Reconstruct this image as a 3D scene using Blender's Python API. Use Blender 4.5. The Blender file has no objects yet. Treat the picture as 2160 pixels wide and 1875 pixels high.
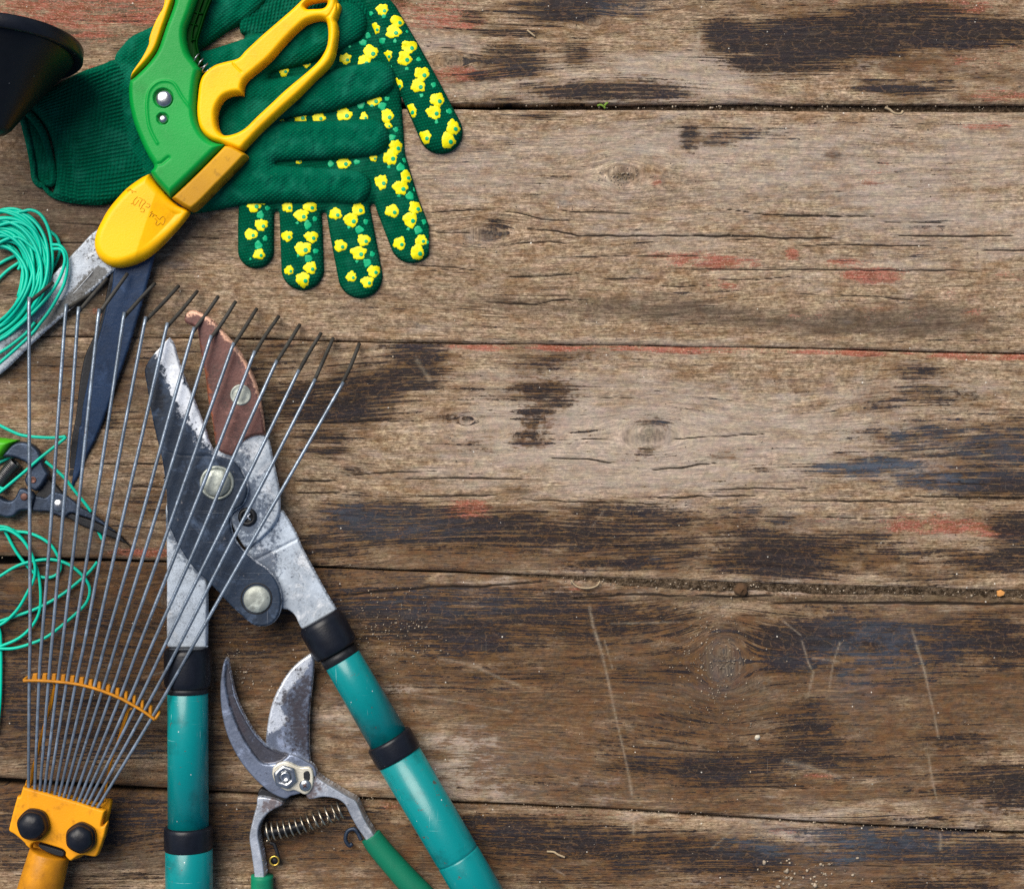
import bpy, math, random
import numpy as np
random.seed(7)
S = 1.0/3000.0          # metres per photo pixel at table height (1 px = 0.33 mm)
HC = 3500.0             # camera height in the same pixels
CX, CY = 1080.0, 937.5
SC = bpy.context.scene
COL = SC.collection
rng = np.random.default_rng(11)

# ------------------------------------------------------------------ zoom windows used while measuring
RG = {'R1':(0,0,.27902),'R2':(400,0,.33482),'R3':(0,400,.27902),'R4':(250,550,.30692),
      'L1':(0,850,.27902),'L2':(300,900,.27902),'L3':(0,1375,.27902),'L4':(430,1375,.27902),
      'H':(330,0,.21803),'S1':(0,430,.22321),'S2':(0,870,.16741),'S3':(0,1080,.22321),'S4':(0,1600,.15345),
      'T':(600,1200,.37679),'W1':(860,0,.33488),'W2':(1510,0,.33488),'W3':(560,600,.3876),'W4':(1360,600,.3876),
      'W5':(760,1225,.3627),'W6':(1460,1225,.3627),'P':(0,0,1.0)}
def Z(r, pts):
    ox, oy, s = RG[r]
    return [(ox+p[0]*s, oy+p[1]*s)+tuple(p[2:]) for p in pts]

def kz(z): return (HC-z)/HC
def W(x, y, z, k=None):
    """point seen at photo pixel (x,y) and standing z above the table -> metres"""
    if k is None: k = kz(z)
    return np.array([(x-CX)*k*S, (CY-y)*k*S, z*S])

# ------------------------------------------------------------------ object helpers
def new_obj(name, verts, faces, mat, parent=None, origin=(0,0,0), smooth=True, label=None, attrs=None):
    me = bpy.data.meshes.new(name)
    v = np.asarray(verts, dtype=np.float64) - np.asarray(origin)
    if isinstance(faces, np.ndarray):
        n = len(faces); w = faces.shape[1]
        me.vertices.add(len(v)); me.vertices.foreach_set('co', v.astype(np.float32).ravel())
        me.loops.add(n*w); me.loops.foreach_set('vertex_index', faces.astype(np.int32).ravel())
        me.polygons.add(n)
        me.polygons.foreach_set('loop_start', np.arange(0, n*w, w, dtype=np.int32))
        me.polygons.foreach_set('loop_total', np.full(n, w, dtype=np.int32))
        me.update(calc_edges=True)
    else:
        me.from_pydata(v.tolist(), [], faces)
    if smooth: me.polygons.foreach_set('use_smooth', [True]*len(me.polygons))
    me.materials.append(mat)
    if attrs:
        for an, arr in attrs.items():
            a = me.color_attributes.new(an, 'FLOAT_COLOR', 'POINT')
            a.data.foreach_set('color', arr.astype(np.float32).ravel())
    me.update()
    o = bpy.data.objects.new(name, me)
    COL.objects.link(o)
    if parent is not None: o.parent = parent
    if label: o['label'] = label
    return o

class Thing:
    def __init__(s, name, label, cat, at, group=None, kind=None):
        s.o = bpy.data.objects.new(name, None); COL.objects.link(s.o)
        s.org = W(at[0], at[1], at[2] if len(at) > 2 else 0)
        s.o.location = s.org; s.o.empty_display_size = .02
        s.o['label'] = label; s.o['category'] = cat
        if group: s.o['group'] = group
        if kind: s.o['kind'] = kind
    def add(s, name, geo, mat, parent=None, label=None, smooth=True):
        v, f = geo[0], geo[1]
        at = geo[2] if len(geo) > 2 else None
        return new_obj(name, v, f, mat, parent or s.o, s.org, smooth, label, at)

def single(name, geo, mat, label, cat, at, group=None, kind=None):
    org = W(*at)
    o = new_obj(name, geo[0], geo[1], mat, None, org, True, label, geo[2] if len(geo) > 2 else None)
    o.location = org; o['category'] = cat
    if group: o['group'] = group
    if kind: o['kind'] = kind
    return o

def join(*gs):
    V = []; F = []; n = 0
    for g in gs:
        v = np.asarray(g[0]); V.append(v)
        F += [tuple(int(i)+n for i in f) for f in g[1]]
        n += len(v)
    return np.vstack(V), F

# ------------------------------------------------------------------ 2D curves and distance fields
def smooth_poly(pts, n=5, closed=True):
    out = []; N = len(pts)
    rngN = N if closed else N-1
    for i in range(rngN):
        p1 = pts[i]; p2 = pts[(i+1) % N]
        p0 = pts[i-1] if (closed or i > 0) else p1
        p3 = pts[(i+2) % N] if (closed or i+2 < N) else p2
        if len(p1) > 2: p0 = p1
        if len(p2) > 2: p3 = p2
        d = math.hypot(p2[0]-p1[0], p2[1]-p1[1]) + 1e-6
        for j in range(n):
            t = j/n; o = []
            for c in (0, 1):
                m1 = (p2[c]-p0[c])*.5; m2 = (p3[c]-p1[c])*.5
                l1 = math.hypot(p2[0]-p0[0], p2[1]-p0[1])*.5+1e-6; l2 = math.hypot(p3[0]-p1[0], p3[1]-p1[1])*.5+1e-6
                m1 *= min(1, d/l1); m2 *= min(1, d/l2)
                o.append((2*t**3-3*t*t+1)*p1[c]+(t**3-2*t*t+t)*m1+(-2*t**3+3*t*t)*p2[c]+(t**3-t*t)*m2)
            out.append(tuple(o))
    if not closed: out.append(tuple(pts[-1][:2]))
    return out

def sd_poly(X, Y, poly):
    P = np.array([p[:2] for p in poly]); A = P; B = np.roll(P, -1, axis=0)
    d = np.full(X.shape, 1e18); ins = np.zeros(X.shape, bool)
    for (ax, ay), (bx, by) in zip(A, B):
        ex, ey = bx-ax, by-ay; wx, wy = X-ax, Y-ay
        t = np.clip((wx*ex+wy*ey)/(ex*ex+ey*ey+1e-9), 0, 1)
        d = np.minimum(d, (wx-ex*t)**2+(wy-ey*t)**2)
        if ay != by:
            c = ((ay <= Y) != (by <= Y)) & (X < ex*(Y-ay)/(by-ay)+ax)
            ins ^= c
    d = np.sqrt(d)
    return np.where(ins, -d, d)
def sd_line(X, Y, pts):
    d = np.full(X.shape, 1e9)
    for a, b in zip(pts[:-1], pts[1:]):
        ex, ey = b[0]-a[0], b[1]-a[1]; wx, wy = X-a[0], Y-a[1]
        t = np.clip((wx*ex+wy*ey)/(ex*ex+ey*ey+1e-9), 0, 1)
        d = np.minimum(d, np.hypot(wx-ex*t, wy-ey*t))
    return d
def sd_caps(X, Y, pts):
    """chain of tapered capsules (x,y,r)"""
    d = np.full(X.shape, 1e9)
    for a, b in zip(pts[:-1], pts[1:]):
        ex, ey = b[0]-a[0], b[1]-a[1]; wx, wy = X-a[0], Y-a[1]
        t = np.clip((wx*ex+wy*ey)/(ex*ex+ey*ey+1e-9), 0, 1)
        d = np.minimum(d, np.hypot(wx-ex*t, wy-ey*t)-(a[2]+(b[2]-a[2])*t))
    return d
def smin(a, b, k):
    h = np.clip(.5+.5*(b-a)/k, 0, 1)
    return b*(1-h)+a*h-k*h*(1-h)
def sstep(a, b, x):
    t = np.clip((x-a)/(b-a), 0, 1); return t*t*(3-2*t)

_tab = rng.random((256, 256))
def vnoise(x, y, sx, sy, seed=0, octs=1):
    r = 0; amp = 1; tot = 0
    for o in range(octs):
        u = x/sx*(2**o)+seed*17.31+o*5.7; v = y/sy*(2**o)+seed*9.77+o*3.1
        iu = np.floor(u).astype(int); iv = np.floor(v).astype(int)
        fu = u-iu; fv = v-iv; fu = fu*fu*(3-2*fu); fv = fv*fv*(3-2*fv)
        g = lambda a, b: _tab[a & 255, b & 255]
        n = (g(iu, iv)*(1-fu)+g(iu+1, iv)*fu)*(1-fv)+(g(iu, iv+1)*(1-fu)+g(iu+1, iv+1)*fu)*fv
        r = r+amp*n; tot += amp; amp *= .5
    return r/tot

# ------------------------------------------------------------------ slab / pillow from a distance field
def slab(sdf, box, z0, T, R, round_=1.0, res=2.0, zf=None, top=None, masks=None, kref=None, bottom=True):
    """flat body with outline sdf=0.  z0 underside, T thickness, R rounding width,
       round_ = share of T given to the rounding, zf(x,y) adds tilt, top(x,y,D) adds relief"""
    x0, y0, x1, y1 = box
    xs = np.arange(x0-2*res, x1+2.01*res, res); ys = np.arange(y0-2*res, y1+2.01*res, res)
    X, Y = np.meshgrid(xs, ys)
    D = sdf(X, Y)
    gy, gx = np.gradient(D, res)
    gl = np.hypot(gx, gy)+1e-6
    keep = D < res*.72
    near = keep & (D > -res*.45)
    for _ in range(2):
        X = np.where(near, X-D*gx/gl, X); Y = np.where(near, Y-D*gy/gl, Y)
        if _ == 0: D = np.where(near, sdf(X, Y), D)
    D = np.where(near, 0, D)
    t = np.clip(-D/R, 0, 1)
    prof = 1-round_*(1-np.sqrt(np.clip(1-(1-t)**2, 0, 1)))
    zb = zf(X, Y) if zf is not None else 0*X
    zt = z0+zb+T*prof
    if top is not None: zt = zt+top(X, Y, D)*np.clip(t*1.0, 0, 1)
    k = kz(kref if kref is not None else z0+T+float(np.mean(zb[keep])) if keep.any() else z0)
    idx = -np.ones(X.shape, int); idx[keep] = np.arange(keep.sum())
    a, b, c, d = idx[:-1, :-1], idx[:-1, 1:], idx[1:, 1:], idx[1:, :-1]
    full = (a >= 0) & (b >= 0) & (c >= 0) & (d >= 0)
    F = [tuple(q) for q in np.stack([a[full], d[full], c[full], b[full]], 1)]
    cnt = (a >= 0).astype(int)+(b >= 0)+(c >= 0)+(d >= 0)
    for i, j in zip(*np.where(cnt == 3)):
        q = [m for m in (a[i, j], d[i, j], c[i, j], b[i, j]) if m >= 0]
        F.append(tuple(q))
    xk, yk = X[keep], Y[keep]
    V = np.stack([(xk-CX)*k*S, (CY-yk)*k*S, zt[keep]*S], 1)
    zlow = (z0+zb)[keep]
    # boundary edges -> walls
    ed = {}
    for f in F:
        m = len(f)
        for q in range(m):
            e = (int(f[q]), int(f[(q+1) % m]))
            if (e[1], e[0]) in ed: del ed[(e[1], e[0])]
            else: ed[e] = 1
    n0 = len(V)
    bv = sorted({i for e in ed for i in e}); mp = {i: n for n, i in enumerate(bv)}
    Vt = V[bv]; Vb = Vt.copy(); Vb[:, 2] = zlow[bv]*S
    nb = len(bv)
    F = [tuple(int(i) for i in f) for f in F]
    nf = len(F)
    for (i, j) in ed:
        F.append((n0+mp[j], n0+mp[i], n0+nb+mp[i], n0+nb+mp[j]))
    parts = [V, Vt, Vb]
    if bottom:
        Vbot = V.copy(); Vbot[:, 2] = zlow*S; o = n0+2*nb
        F += [tuple(o+i for i in reversed(f)) for f in F[:nf]]
        parts.append(Vbot)
    VV = np.vstack(parts)
    Dk = D[keep]; ew = np.clip(1+Dk/7., 0, 1)**1.5
    M = np.zeros((len(VV), 4)); M[:, 3] = 1; M[:n0, 3] = ew
    if bottom: M[n0+2*nb:, 3] = ew
    at = {'masks': M}
    if masks is not None:
        ms = [np.clip(.5-m(X, Y)/(2*s), 0, 1)[keep] for m, s in masks]
        for c_, m in enumerate(ms[:4]):
            M[:n0, c_] = m; M[n0:n0+nb, c_] = m[bv]
    return (VV, F, at)

def bbox(poly):
    P = np.array([p[:2] for p in poly]); return (P[:, 0].min(), P[:, 1].min(), P[:, 0].max(), P[:, 1].max())
def pslab(poly, z0, T, R, sm=5, holes=(), masks=None, **kw):
    """slab from a traced outline"""
    pp = smooth_poly(poly, sm) if sm else poly
    hs = [smooth_poly(h, sm) if sm else h for h in holes]
    def sdf(X, Y):
        D = sd_poly(X, Y, pp)
        for h in hs: D = np.maximum(D, -sd_poly(X, Y, h))
        return D
    mk = None
    if masks is not None:
        mk = []
        for mp_, s in masks:
            mm = smooth_poly(mp_, 4)
            mk.append(((lambda X, Y, mm=mm: sd_poly(X, Y, mm)), s))
        if not mk: mk = [((lambda X, Y: 0*X+9.0), 1)]
    return slab(sdf, bbox(pp), z0, T, R, masks=mk, **kw)

# ------------------------------------------------------------------ swept tubes and turned shapes
def frames(P):
    T = np.gradient(P, axis=0); T /= np.linalg.norm(T, axis=1)[:, None]+1e-12
    n = np.cross(T[0], [0, 0, 1.]);
    if np.linalg.norm(n) < 1e-3: n = np.cross(T[0], [0, 1., 0])
    n /= np.linalg.norm(n); N = [n]
    for i in range(1, len(P)):
        n = n-T[i]*np.dot(n, T[i]); n /= np.linalg.norm(n)+1e-12; N.append(n)
    N = np.array(N); B = np.cross(T, N); return T, N, B
def crv(pts, n=6):
    """smooth path through (x,y,z,...) control points"""
    P = np.array(pts, float); out = []
    for i in range(len(P)-1):
        p0 = P[max(i-1, 0)]; p1 = P[i]; p2 = P[i+1]; p3 = P[min(i+2, len(P)-1)]
        for j in range(n):
            t = j/n
            out.append(.5*((2*p1)+(-p0+p2)*t+(2*p0-5*p1+4*p2-p3)*t*t+(-p0+3*p1-3*p2+p3)*t**3))
    out.append(P[-1]); return np.array(out)
def sweep_world(P, rad, sides=8, flat=1.0, cap=True):
    P = np.asarray(P); n = len(P); T, N, B = frames(P); V = []
    rad = np.broadcast_to(rad, (n,))
    for i in range(n):
        for s in range(sides):
            a = 2*math.pi*s/sides
            V.append(P[i]+N[i]*math.cos(a)*rad[i]+B[i]*math.sin(a)*rad[i]*flat)
    F = []
    for i in range(n-1):
        for s in range(sides):
            q = (s+1) % sides
            F.append((i*sides+s, (i+1)*sides+s, (i+1)*sides+q, i*sides+q))
    if cap:
        F.append(tuple(reversed([(n-1)*sides+s for s in range(sides)])))
        F.append(tuple(range(sides)))
    return np.array(V), F
def tube(pts, r, sides=8, n=6, flat=1.0, taper=None):
    """pts (x,y,z) as seen in the photo; r in px"""
    C = crv(pts, n) if n > 1 else np.array(pts, float)
    P = np.array([W(*c[:3]) for c in C])
    rr = np.array([c[3] for c in C]) if len(pts[0]) > 3 else np.full(len(C), float(r))
    rr = rr*S*np.array([kz(c[2]) for c in C])
    return sweep_world(P, rr, sides, flat)
def lathe(p0, p1, prof, sides=48, scallop=None, cap=True):
    """turned body about the axis p0->p1 (seen points with z); prof = [(distance px, radius px)]"""
    a = W(*p0); b = W(*p1); d = b-a; d /= np.linalg.norm(d)
    n = np.cross(d, [0, 0, 1.])
    if np.linalg.norm(n) < 1e-4: n = np.array([1., 0, 0])
    n /= np.linalg.norm(n); m = np.cross(d, n)
    V = []; F = []
    k = kz((p0[2]+p1[2])/2)
    for t, r in prof:
        for s in range(sides):
            an = 2*math.pi*s/sides
            rr = r*(scallop(an) if scallop else 1)
            V.append(a+d*t*S*k+(n*math.cos(an)+m*math.sin(an))*rr*S*k)
    for i in range(len(prof)-1):
        for s in range(sides):
            q = (s+1) % sides
            F.append((i*sides+s, i*sides+q, (i+1)*sides+q, (i+1)*sides+s))
    if cap:
        F.append(tuple(reversed(range(sides)))); F.append(tuple((len(prof)-1)*sides+s for s in range(sides)))
    return np.array(V), F
def bolt(x, y, z, prof, sides=32, scallop=None):
    """vertical turned body, prof = [(radius, height above z)] from the rim to the middle"""
    k = kz(z+prof[-1][1]); V = []; F = []
    c = W(x, y, z, k)
    for r, h in prof:
        for s in range(sides):
            an = 2*math.pi*s/sides; rr = r*(scallop(an) if scallop else 1)
            V.append(c+np.array([math.cos(an)*rr*k, math.sin(an)*rr*k, h])*S)
    for i in range(len(prof)-1):
        for s in range(sides):
            q = (s+1) % sides
            F.append((i*sides+s, i*sides+q, (i+1)*sides+q, (i+1)*sides+s))
    F.append(tuple((len(prof)-1)*sides+s for s in range(sides)))
    return np.array(V), F
def helix(path, R, turns, r, sides=6, per=14, flat=1.0):
    """spring round a seen path (x,y,z)"""
    C = crv(path, 12); P = np.array([W(*c) for c in C])
    T, N, B = frames(P); m = len(P); L = int(turns*per); Q = []
    for i in range(L+1):
        u = i/L*(m-1); j = min(int(u), m-2); f = u-j
        p = P[j]*(1-f)+P[j+1]*f; nn = N[j]*(1-f)+N[j+1]*f; bb = B[j]*(1-f)+B[j+1]*f
        a = 2*math.pi*turns*i/L
        Q.append(p+(nn*math.cos(a)+bb*math.sin(a)*flat)*R*S)
    return sweep_world(Q, r*S, sides)
def ring(x, y, z, R, r, sides=28, tilt=(0, 0)):
    pts = []
    c = W(x, y, z)
    for i in range(sides+1):
        a = 2*math.pi*i/sides
        pts.append(c+np.array([math.cos(a)*R, math.sin(a)*R, math.cos(a)*tilt[0]*R+math.sin(a)*tilt[1]*R])*S)
    return sweep_world(pts, r*S, 8, cap=False)

# ------------------------------------------------------------------ node helpers
class NM:
    def __init__(s, name):
        s.m = bpy.data.materials.new(name); s.m.use_nodes = True
        s.t = s.m.node_tree; s.t.nodes.clear()
        s.out = s.t.nodes.new('ShaderNodeOutputMaterial')
        s.b = s.t.nodes.new('ShaderNodeBsdfPrincipled')
        s.t.links.new(s.b.outputs[0], s.out.inputs[0])
    def N(s, ty, **kw):
        n = s.t.nodes.new(ty)
        for k, v in kw.items(): setattr(n, k, v)
        return n
    def L(s, a, b): s.t.links.new(a, b)
    def put(s, inp, v):
        if hasattr(v, 'is_linked') or isinstance(v, bpy.types.NodeSocket): s.L(v, inp)
        elif isinstance(v, (tuple, list)):
            inp.default_value = tuple(v)+((1,) if len(v) == 3 and len(inp.default_value) == 4 else ())
        else: inp.default_value = v
    def math(s, op, a, b=None, c=None, clamp=False):
        n = s.N('ShaderNodeMath', operation=op, use_clamp=clamp)
        s.put(n.inputs[0], a)
        if b is not None: s.put(n.inputs[1], b)
        if c is not None: s.put(n.inputs[2], c)
        return n.outputs[0]
    def obj(s):
        if not hasattr(s, '_o'): s._o = s.N('ShaderNodeTexCoord').outputs['Object']
        return s._o
    def vec(s, v, sx, sy, sz=1.0, rot=0):
        n = s.N('ShaderNodeMapping'); s.put(n.inputs['Vector'], v)
        n.inputs['Scale'].default_value = (sx, sy, sz); n.inputs['Rotation'].default_value = (0, 0, rot)
        return n.outputs[0]
    def noise(s, px, detail=3, rough=.55, v=None, dist=0, col=False):
        n = s.N('ShaderNodeTexNoise'); s.put(n.inputs['Vector'], v if v is not None else s.obj())
        n.inputs['Scale'].default_value = 3000./px if v is None else px
        n.inputs['Detail'].default_value = detail; n.inputs['Roughness'].default_value = rough
        n.inputs['Distortion'].default_value = dist
        return n.outputs[1 if col else 0]
    def vor(s, px, feature='F1', v=None, rnd=1):
        n = s.N('ShaderNodeTexVoronoi', feature=feature); s.put(n.inputs['Vector'], v if v is not None else s.obj())
        n.inputs['Scale'].default_value = 3000./px if v is None else px
        n.inputs['Randomness'].default_value = rnd
        return n.outputs['Distance'], (n.outputs['Color'] if feature == 'F1' else None)
    def ss(s, v, a, b):
        n = s.N('ShaderNodeMapRange', interpolation_type='SMOOTHSTEP'); s.put(n.inputs[0], v)
        n.inputs[1].default_value = a; n.inputs[2].default_value = b
        n.inputs[3].default_value = 0; n.inputs[4].default_value = 1
        return n.outputs[0]
    def mr(s, v, a, b, c, d):
        n = s.N('ShaderNodeMapRange'); s.put(n.inputs[0], v)
        for i, q in enumerate((a, b, c, d)): n.inputs[i+1].default_value = q
        return n.outputs[0]
    def mix(s, f, a, b, mode='MIX'):
        n = s.N('ShaderNodeMix', data_type='RGBA', blend_type=mode)
        s.put(n.inputs[0], f); s.put(n.inputs[6], a); s.put(n.inputs[7], b)
        return n.outputs[2]
    def attr(s, name):
        n = s.N('ShaderNodeAttribute'); n.attribute_name = name
        sp = s.N('ShaderNodeSeparateColor'); s.L(n.outputs['Color'], sp.inputs[0])
        return sp.outputs[0], sp.outputs[1], sp.outputs[2], n.outputs['Alpha']
    def bump(s, h, dist_px, strength=1.0):
        n = s.N('ShaderNodeBump'); s.put(n.inputs['Height'], h)
        n.inputs['Distance'].default_value = dist_px*S; n.inputs['Strength'].default_value = strength
        s.L(n.outputs[0], s.b.inputs['Normal'])
    def set(s, **kw):
        nm = {'col':'Base Color','rough':'Roughness','metal':'Metallic','spec':'Specular IOR Level','coat':'Coat Weight','sheen':'Sheen Weight'}
        for k, v in kw.items(): s.put(s.b.inputs[nm[k]], v)
        return s.m
# ================================================================== MATERIALS
def mat_plastic(name, col, dark=None, rough=.42, grime=.35, bump=.25, gpx=60, dirtcol=(.05,.035,.01), edge=0):
    m = NM(name)
    n1 = m.noise(gpx, 5, .65); n2 = m.noise(9, 3, .6); n3 = m.noise(240, 2)
    c = m.mix(m.ss(n3, .3, .7), col, dark or tuple(v*.8 for v in col))
    g = m.math('MULTIPLY', m.ss(n1, .52, .75), m.mr(n2, .3, .7, .4, 1.0))
    c = m.mix(m.math('MULTIPLY', g, grime), c, dirtcol)
    d, _ = m.vor(26); sp = m.ss(d, .07, .03)
    spm = m.math('MULTIPLY', sp, m.ss(m.noise(50, 2), .55, .65))
    c = m.mix(m.math('MULTIPLY', spm, .7), c, dirtcol)
    s1 = m.noise(1, 2, .5, v=m.vec(m.obj(), 3000/110, 3000/2.2, 1, .8)); s2 = m.noise(1, 2, .5, v=m.vec(m.obj(), 3000/2.4, 3000/90, 1, .3))
    c = m.mix(m.math('MULTIPLY', m.math('MULTIPLY', m.ss(m.math('MAXIMUM', s1, s2), .68, .78), m.ss(n1, .4, .6)), .28), c, tuple(min(1, v*1.3+.12) for v in col))
    if edge:
        ea = m.attr('masks')[3]; ev = m.math('ADD', ea, m.math('MULTIPLY', m.math('SUBTRACT', n1, .5), 1.4))
        c = m.mix(m.math('MULTIPLY', m.ss(ev, .45, 1.1), edge), c, dirtcol)
    r = m.math('ADD', m.math('MULTIPLY', n2, .2), rough-.1)
    m.bump(m.math('ADD', m.noise(4, 2), m.math('MULTIPLY', n1, .6)), 1.2, bump)
    return m.set(col=c, rough=r, spec=.22)

def mat_knit(name, col, pitch=3.6, ang=.6):
    m = NM(name)
    v = m.vec(m.obj(), 3000/pitch, 3000/(pitch*1.0), 1, ang)
    w1 = m.N('ShaderNodeTexWave', wave_type='BANDS', bands_direction='X'); m.L(m.vec(m.obj(), 1, 1, 1, ang), w1.inputs[0])
    w1.inputs['Scale'].default_value = 3000/pitch/6.283*1.0; w1.inputs['Distortion'].default_value = 1.2; w1.inputs['Detail'].default_value = 1
    w2 = m.N('ShaderNodeTexWave', wave_type='BANDS', bands_direction='Y'); m.L(m.vec(m.obj(), 1, 1, 1, ang-.3), w2.inputs[0])
    w2.inputs['Scale'].default_value = 3000/pitch/6.283*1.1; w2.inputs['Distortion'].default_value = 1.2
    k = m.math('MULTIPLY', w1.outputs[1], w2.outputs[1])
    n = m.noise(45, 4, .6); nf = m.noise(5, 2, .6)
    c = m.mix(m.mr(k, 0, .5, .4, 1), tuple(v*.42 for v in col), tuple(v*1.12 for v in col))
    c = m.mix(m.math('MULTIPLY', m.ss(n, .45, .72), .55), c, (col[0]+.01, col[1]*1.6, col[2]*1.9))
    c = m.mix(m.math('MULTIPLY', m.ss(nf, .6, .75), .35), c, (col[0]+.03, col[1]*1.7, col[2]*1.7))
    m.bump(m.math('ADD', k, m.math('MULTIPLY', n, 1.5)), 1.8, .7)
    m.set(col=c, rough=.95, spec=.03)
    return m.m

def mat_steel(name, base, dark, bright, rust=(.09,.035,.015), rustamt=.15, metal=.7, rough=.4, sp=8, use=True, stain=.5, brush=None, bp=.35, spec=.35, speck=0, edge=.45, smudge=.4):
    """weathered steel; attribute masks.R = polished/bright area, masks.G = dark area, masks.B = rust/dirt area"""
    m = NM(name)
    big = m.noise(120, 4, .65); mid = m.noise(28, 5, .7); fine = m.noise(sp, 4, .65)
    c = m.mix(m.ss(big, .38, .64), base, tuple(v*.62 for v in base))
    c = m.mix(m.math('MULTIPLY', m.ss(m.noise(60, 6, .75, dist=.6), .5, .7), smudge), c, tuple(min(1, v*2.3+.015) for v in base))
    c = m.mix(m.math('MULTIPLY', m.ss(mid, .55, .7), stain*.6), c, dark)
    if use:
        r, g, b, _e = m.attr('masks')
        e = m.math('ADD', m.math('MULTIPLY', m.math('SUBTRACT', mid, .5), 1.5), m.math('MULTIPLY', m.math('SUBTRACT', fine, .5), 1.7))
        ed = m.math('ADD', _e, m.math('MULTIPLY', m.math('SUBTRACT', mid, .55), 1.6))
        c = m.mix(m.math('MULTIPLY', m.ss(ed, .45, .95), edge), c, bright)
        R = m.ss(m.math('ADD', r, e), .33, .68); G = m.ss(m.math('ADD', g, e), .3, .75)
        B = m.ss(m.math('ADD', b, e), .3, .85)
        bc = m.mix(m.ss(mid, .45, .62), bright, tuple(v*.72 for v in bright))
        c = m.mix(R, c, bc); c = m.mix(m.math('MULTIPLY', G, .85), c, dark); c = m.mix(m.math('MULTIPLY', B, .8), c, rust)
    c = m.mix(m.math('MULTIPLY', m.ss(fine, .6, .72), stain), c, tuple(v*.55 for v in dark))
    c = m.mix(m.math('MULTIPLY', m.ss(m.noise(55, 6, .75), .62, .72), rustamt*3), c, rust)
    d, _ = m.vor(16); c = m.mix(m.math('MULTIPLY', m.ss(d, .1, .04), stain*.8), c, tuple(v*.3 for v in dark))
    # hair scratches
    s1 = m.noise(1, 2, .5, v=m.vec(m.obj(), 3000/150, 3000/2.2, 1, .9)); s2 = m.noise(1, 2, .5, v=m.vec(m.obj(), 3000/2.2, 3000/110, 1, .5))
    sc_ = m.math('MULTIPLY', m.ss(m.math('MAXIMUM', s1, m.math('MULTIPLY', s2, .93)), .66, .84), .3)
    c = m.mix(sc_, c, bright)
    rr = m.math('ADD', m.math('MULTIPLY', mid, .35), rough-.17)
    m.bump(m.math('ADD', fine, m.math('MULTIPLY', mid, 1.2)), 1.3, bp)
    if speck:
        sk = m.math('MULTIPLY', m.ss(m.noise(4.5, 3, .75), .52, .58), m.ss(m.noise(40, 4, .6), .42, .58)); c = m.mix(m.math('MULTIPLY', sk, speck), c, (.035,.03,.025))
    return m.set(col=c, rough=rr, metal=metal, spec=spec)

def mat_paint_tube(name, col):
    m = NM(name)
    n = m.noise(70, 5, .7); f = m.noise(6, 3, .7)
    c = m.mix(m.math('MULTIPLY', m.ss(n, .52, .72), .55), col, tuple(v*.4 for v in col))
    s1 = m.noise(1, 2, .5, v=m.vec(m.obj(), 3000/120, 3000/2.5, 1, 1.1)); s2 = m.noise(1, 2, .5, v=m.vec(m.obj(), 3000/2.5, 3000/80, 1, .35))
    sc_ = m.math('MULTIPLY', m.math('MULTIPLY', m.ss(m.math('MAXIMUM', s1, s2), .7, .77), m.ss(n, .42, .55)), .75)
    c = m.mix(sc_, c, (.35,.6,.6))
    c = m.mix(m.math('MULTIPLY', m.ss(f, .58, .74), .25), c, tuple(v*.5 for v in col))
    chip = m.math('MULTIPLY', m.ss(m.noise(22, 5, .75), .63, .66), .9)
    c = m.mix(chip, c, (.07,.06,.05))
    d, _ = m.vor(30); c = m.mix(m.ss(d, .06, .03), c, (.55,.6,.58))
    m.bump(m.math('ADD', f, m.math('MULTIPLY', n, 2)), 1.0, .15)
    return m.set(col=c, rough=m.math('ADD', m.math('MULTIPLY', n, .25), .18), coat=.06, spec=.4)

def mat_simple(name, col, rough=.5, metal=0., bumpn=6, bs=.2, var=.3):
    m = NM(name); n = m.noise(bumpn*4, 4, .65); f = m.noise(bumpn, 3, .6)
    c = m.mix(m.ss(n, .35, .7), col, tuple(v*(1-var) for v in col))
    d, _ = m.vor(30); c = m.mix(m.math('MULTIPLY', m.ss(d, .05, .03), .6), c, tuple(min(1, v*3+.15) for v in col))
    m.bump(f, 1.2, bs)
    return m.set(col=c, rough=rough, metal=metal, spec=.28)

M = {}
M['green'] = mat_plastic('green_plastic', (.0,.31,.045), (.0,.25,.035), rough=.42, grime=.35, dirtcol=(.004,.08,.008), edge=.45)
M['green_shaded'] = mat_plastic('shaded_green_plastic', (.0,.030,.002), rough=.5, grime=.1, dirtcol=(0,.01,0))  # body green darkened to near black: recess shade painted into the colour
M['green_shaded'].node_tree.nodes['Principled BSDF'].inputs['Specular IOR Level'].default_value = .03
M['lime'] = mat_plastic('lime_plastic', (.06,.38,.01), rough=.35, grime=.2)
M['yellow'] = mat_plastic('yellow_plastic', (.93,.50,.0), (.88,.43,.0), rough=.4, grime=.4, dirtcol=(.33,.12,.002), edge=.5)
M['yellow_dirty'] = mat_plastic('grimy_yellow_plastic', (.72,.38,.002), (.42,.20,.004), rough=.5, grime=.95, gpx=26, dirtcol=(.05,.026,.004), edge=.6)
M['rake_yellow'] = mat_plastic('rake_yellow_paint', (.74,.31,.006), (.62,.24,.006), rough=.42, grime=.7, gpx=30, dirtcol=(.16,.06,.008), edge=.5)
M['knit'] = mat_knit('green_knit', (.0,.094,.050), 3.1, .95)
M['knit_palm'] = mat_knit('green_knit_palm', (.0,.072,.036), 3.3, 1.4)
M['rib'] = mat_knit('green_rib_knit', (.0,.082,.044), 4.2, .1)
M['twine'] = mat_plastic('teal_cord', (.0,.50,.34), (.0,.39,.27), rough=.38, grime=.12, bump=.1, dirtcol=(0,.15,.1))
M['teal'] = mat_paint_tube('teal_enamel', (.0,.195,.20))
M['blackp'] = mat_simple('black_plastic', (.0065,.008,.013), .36, 0, 5, .25)
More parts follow.
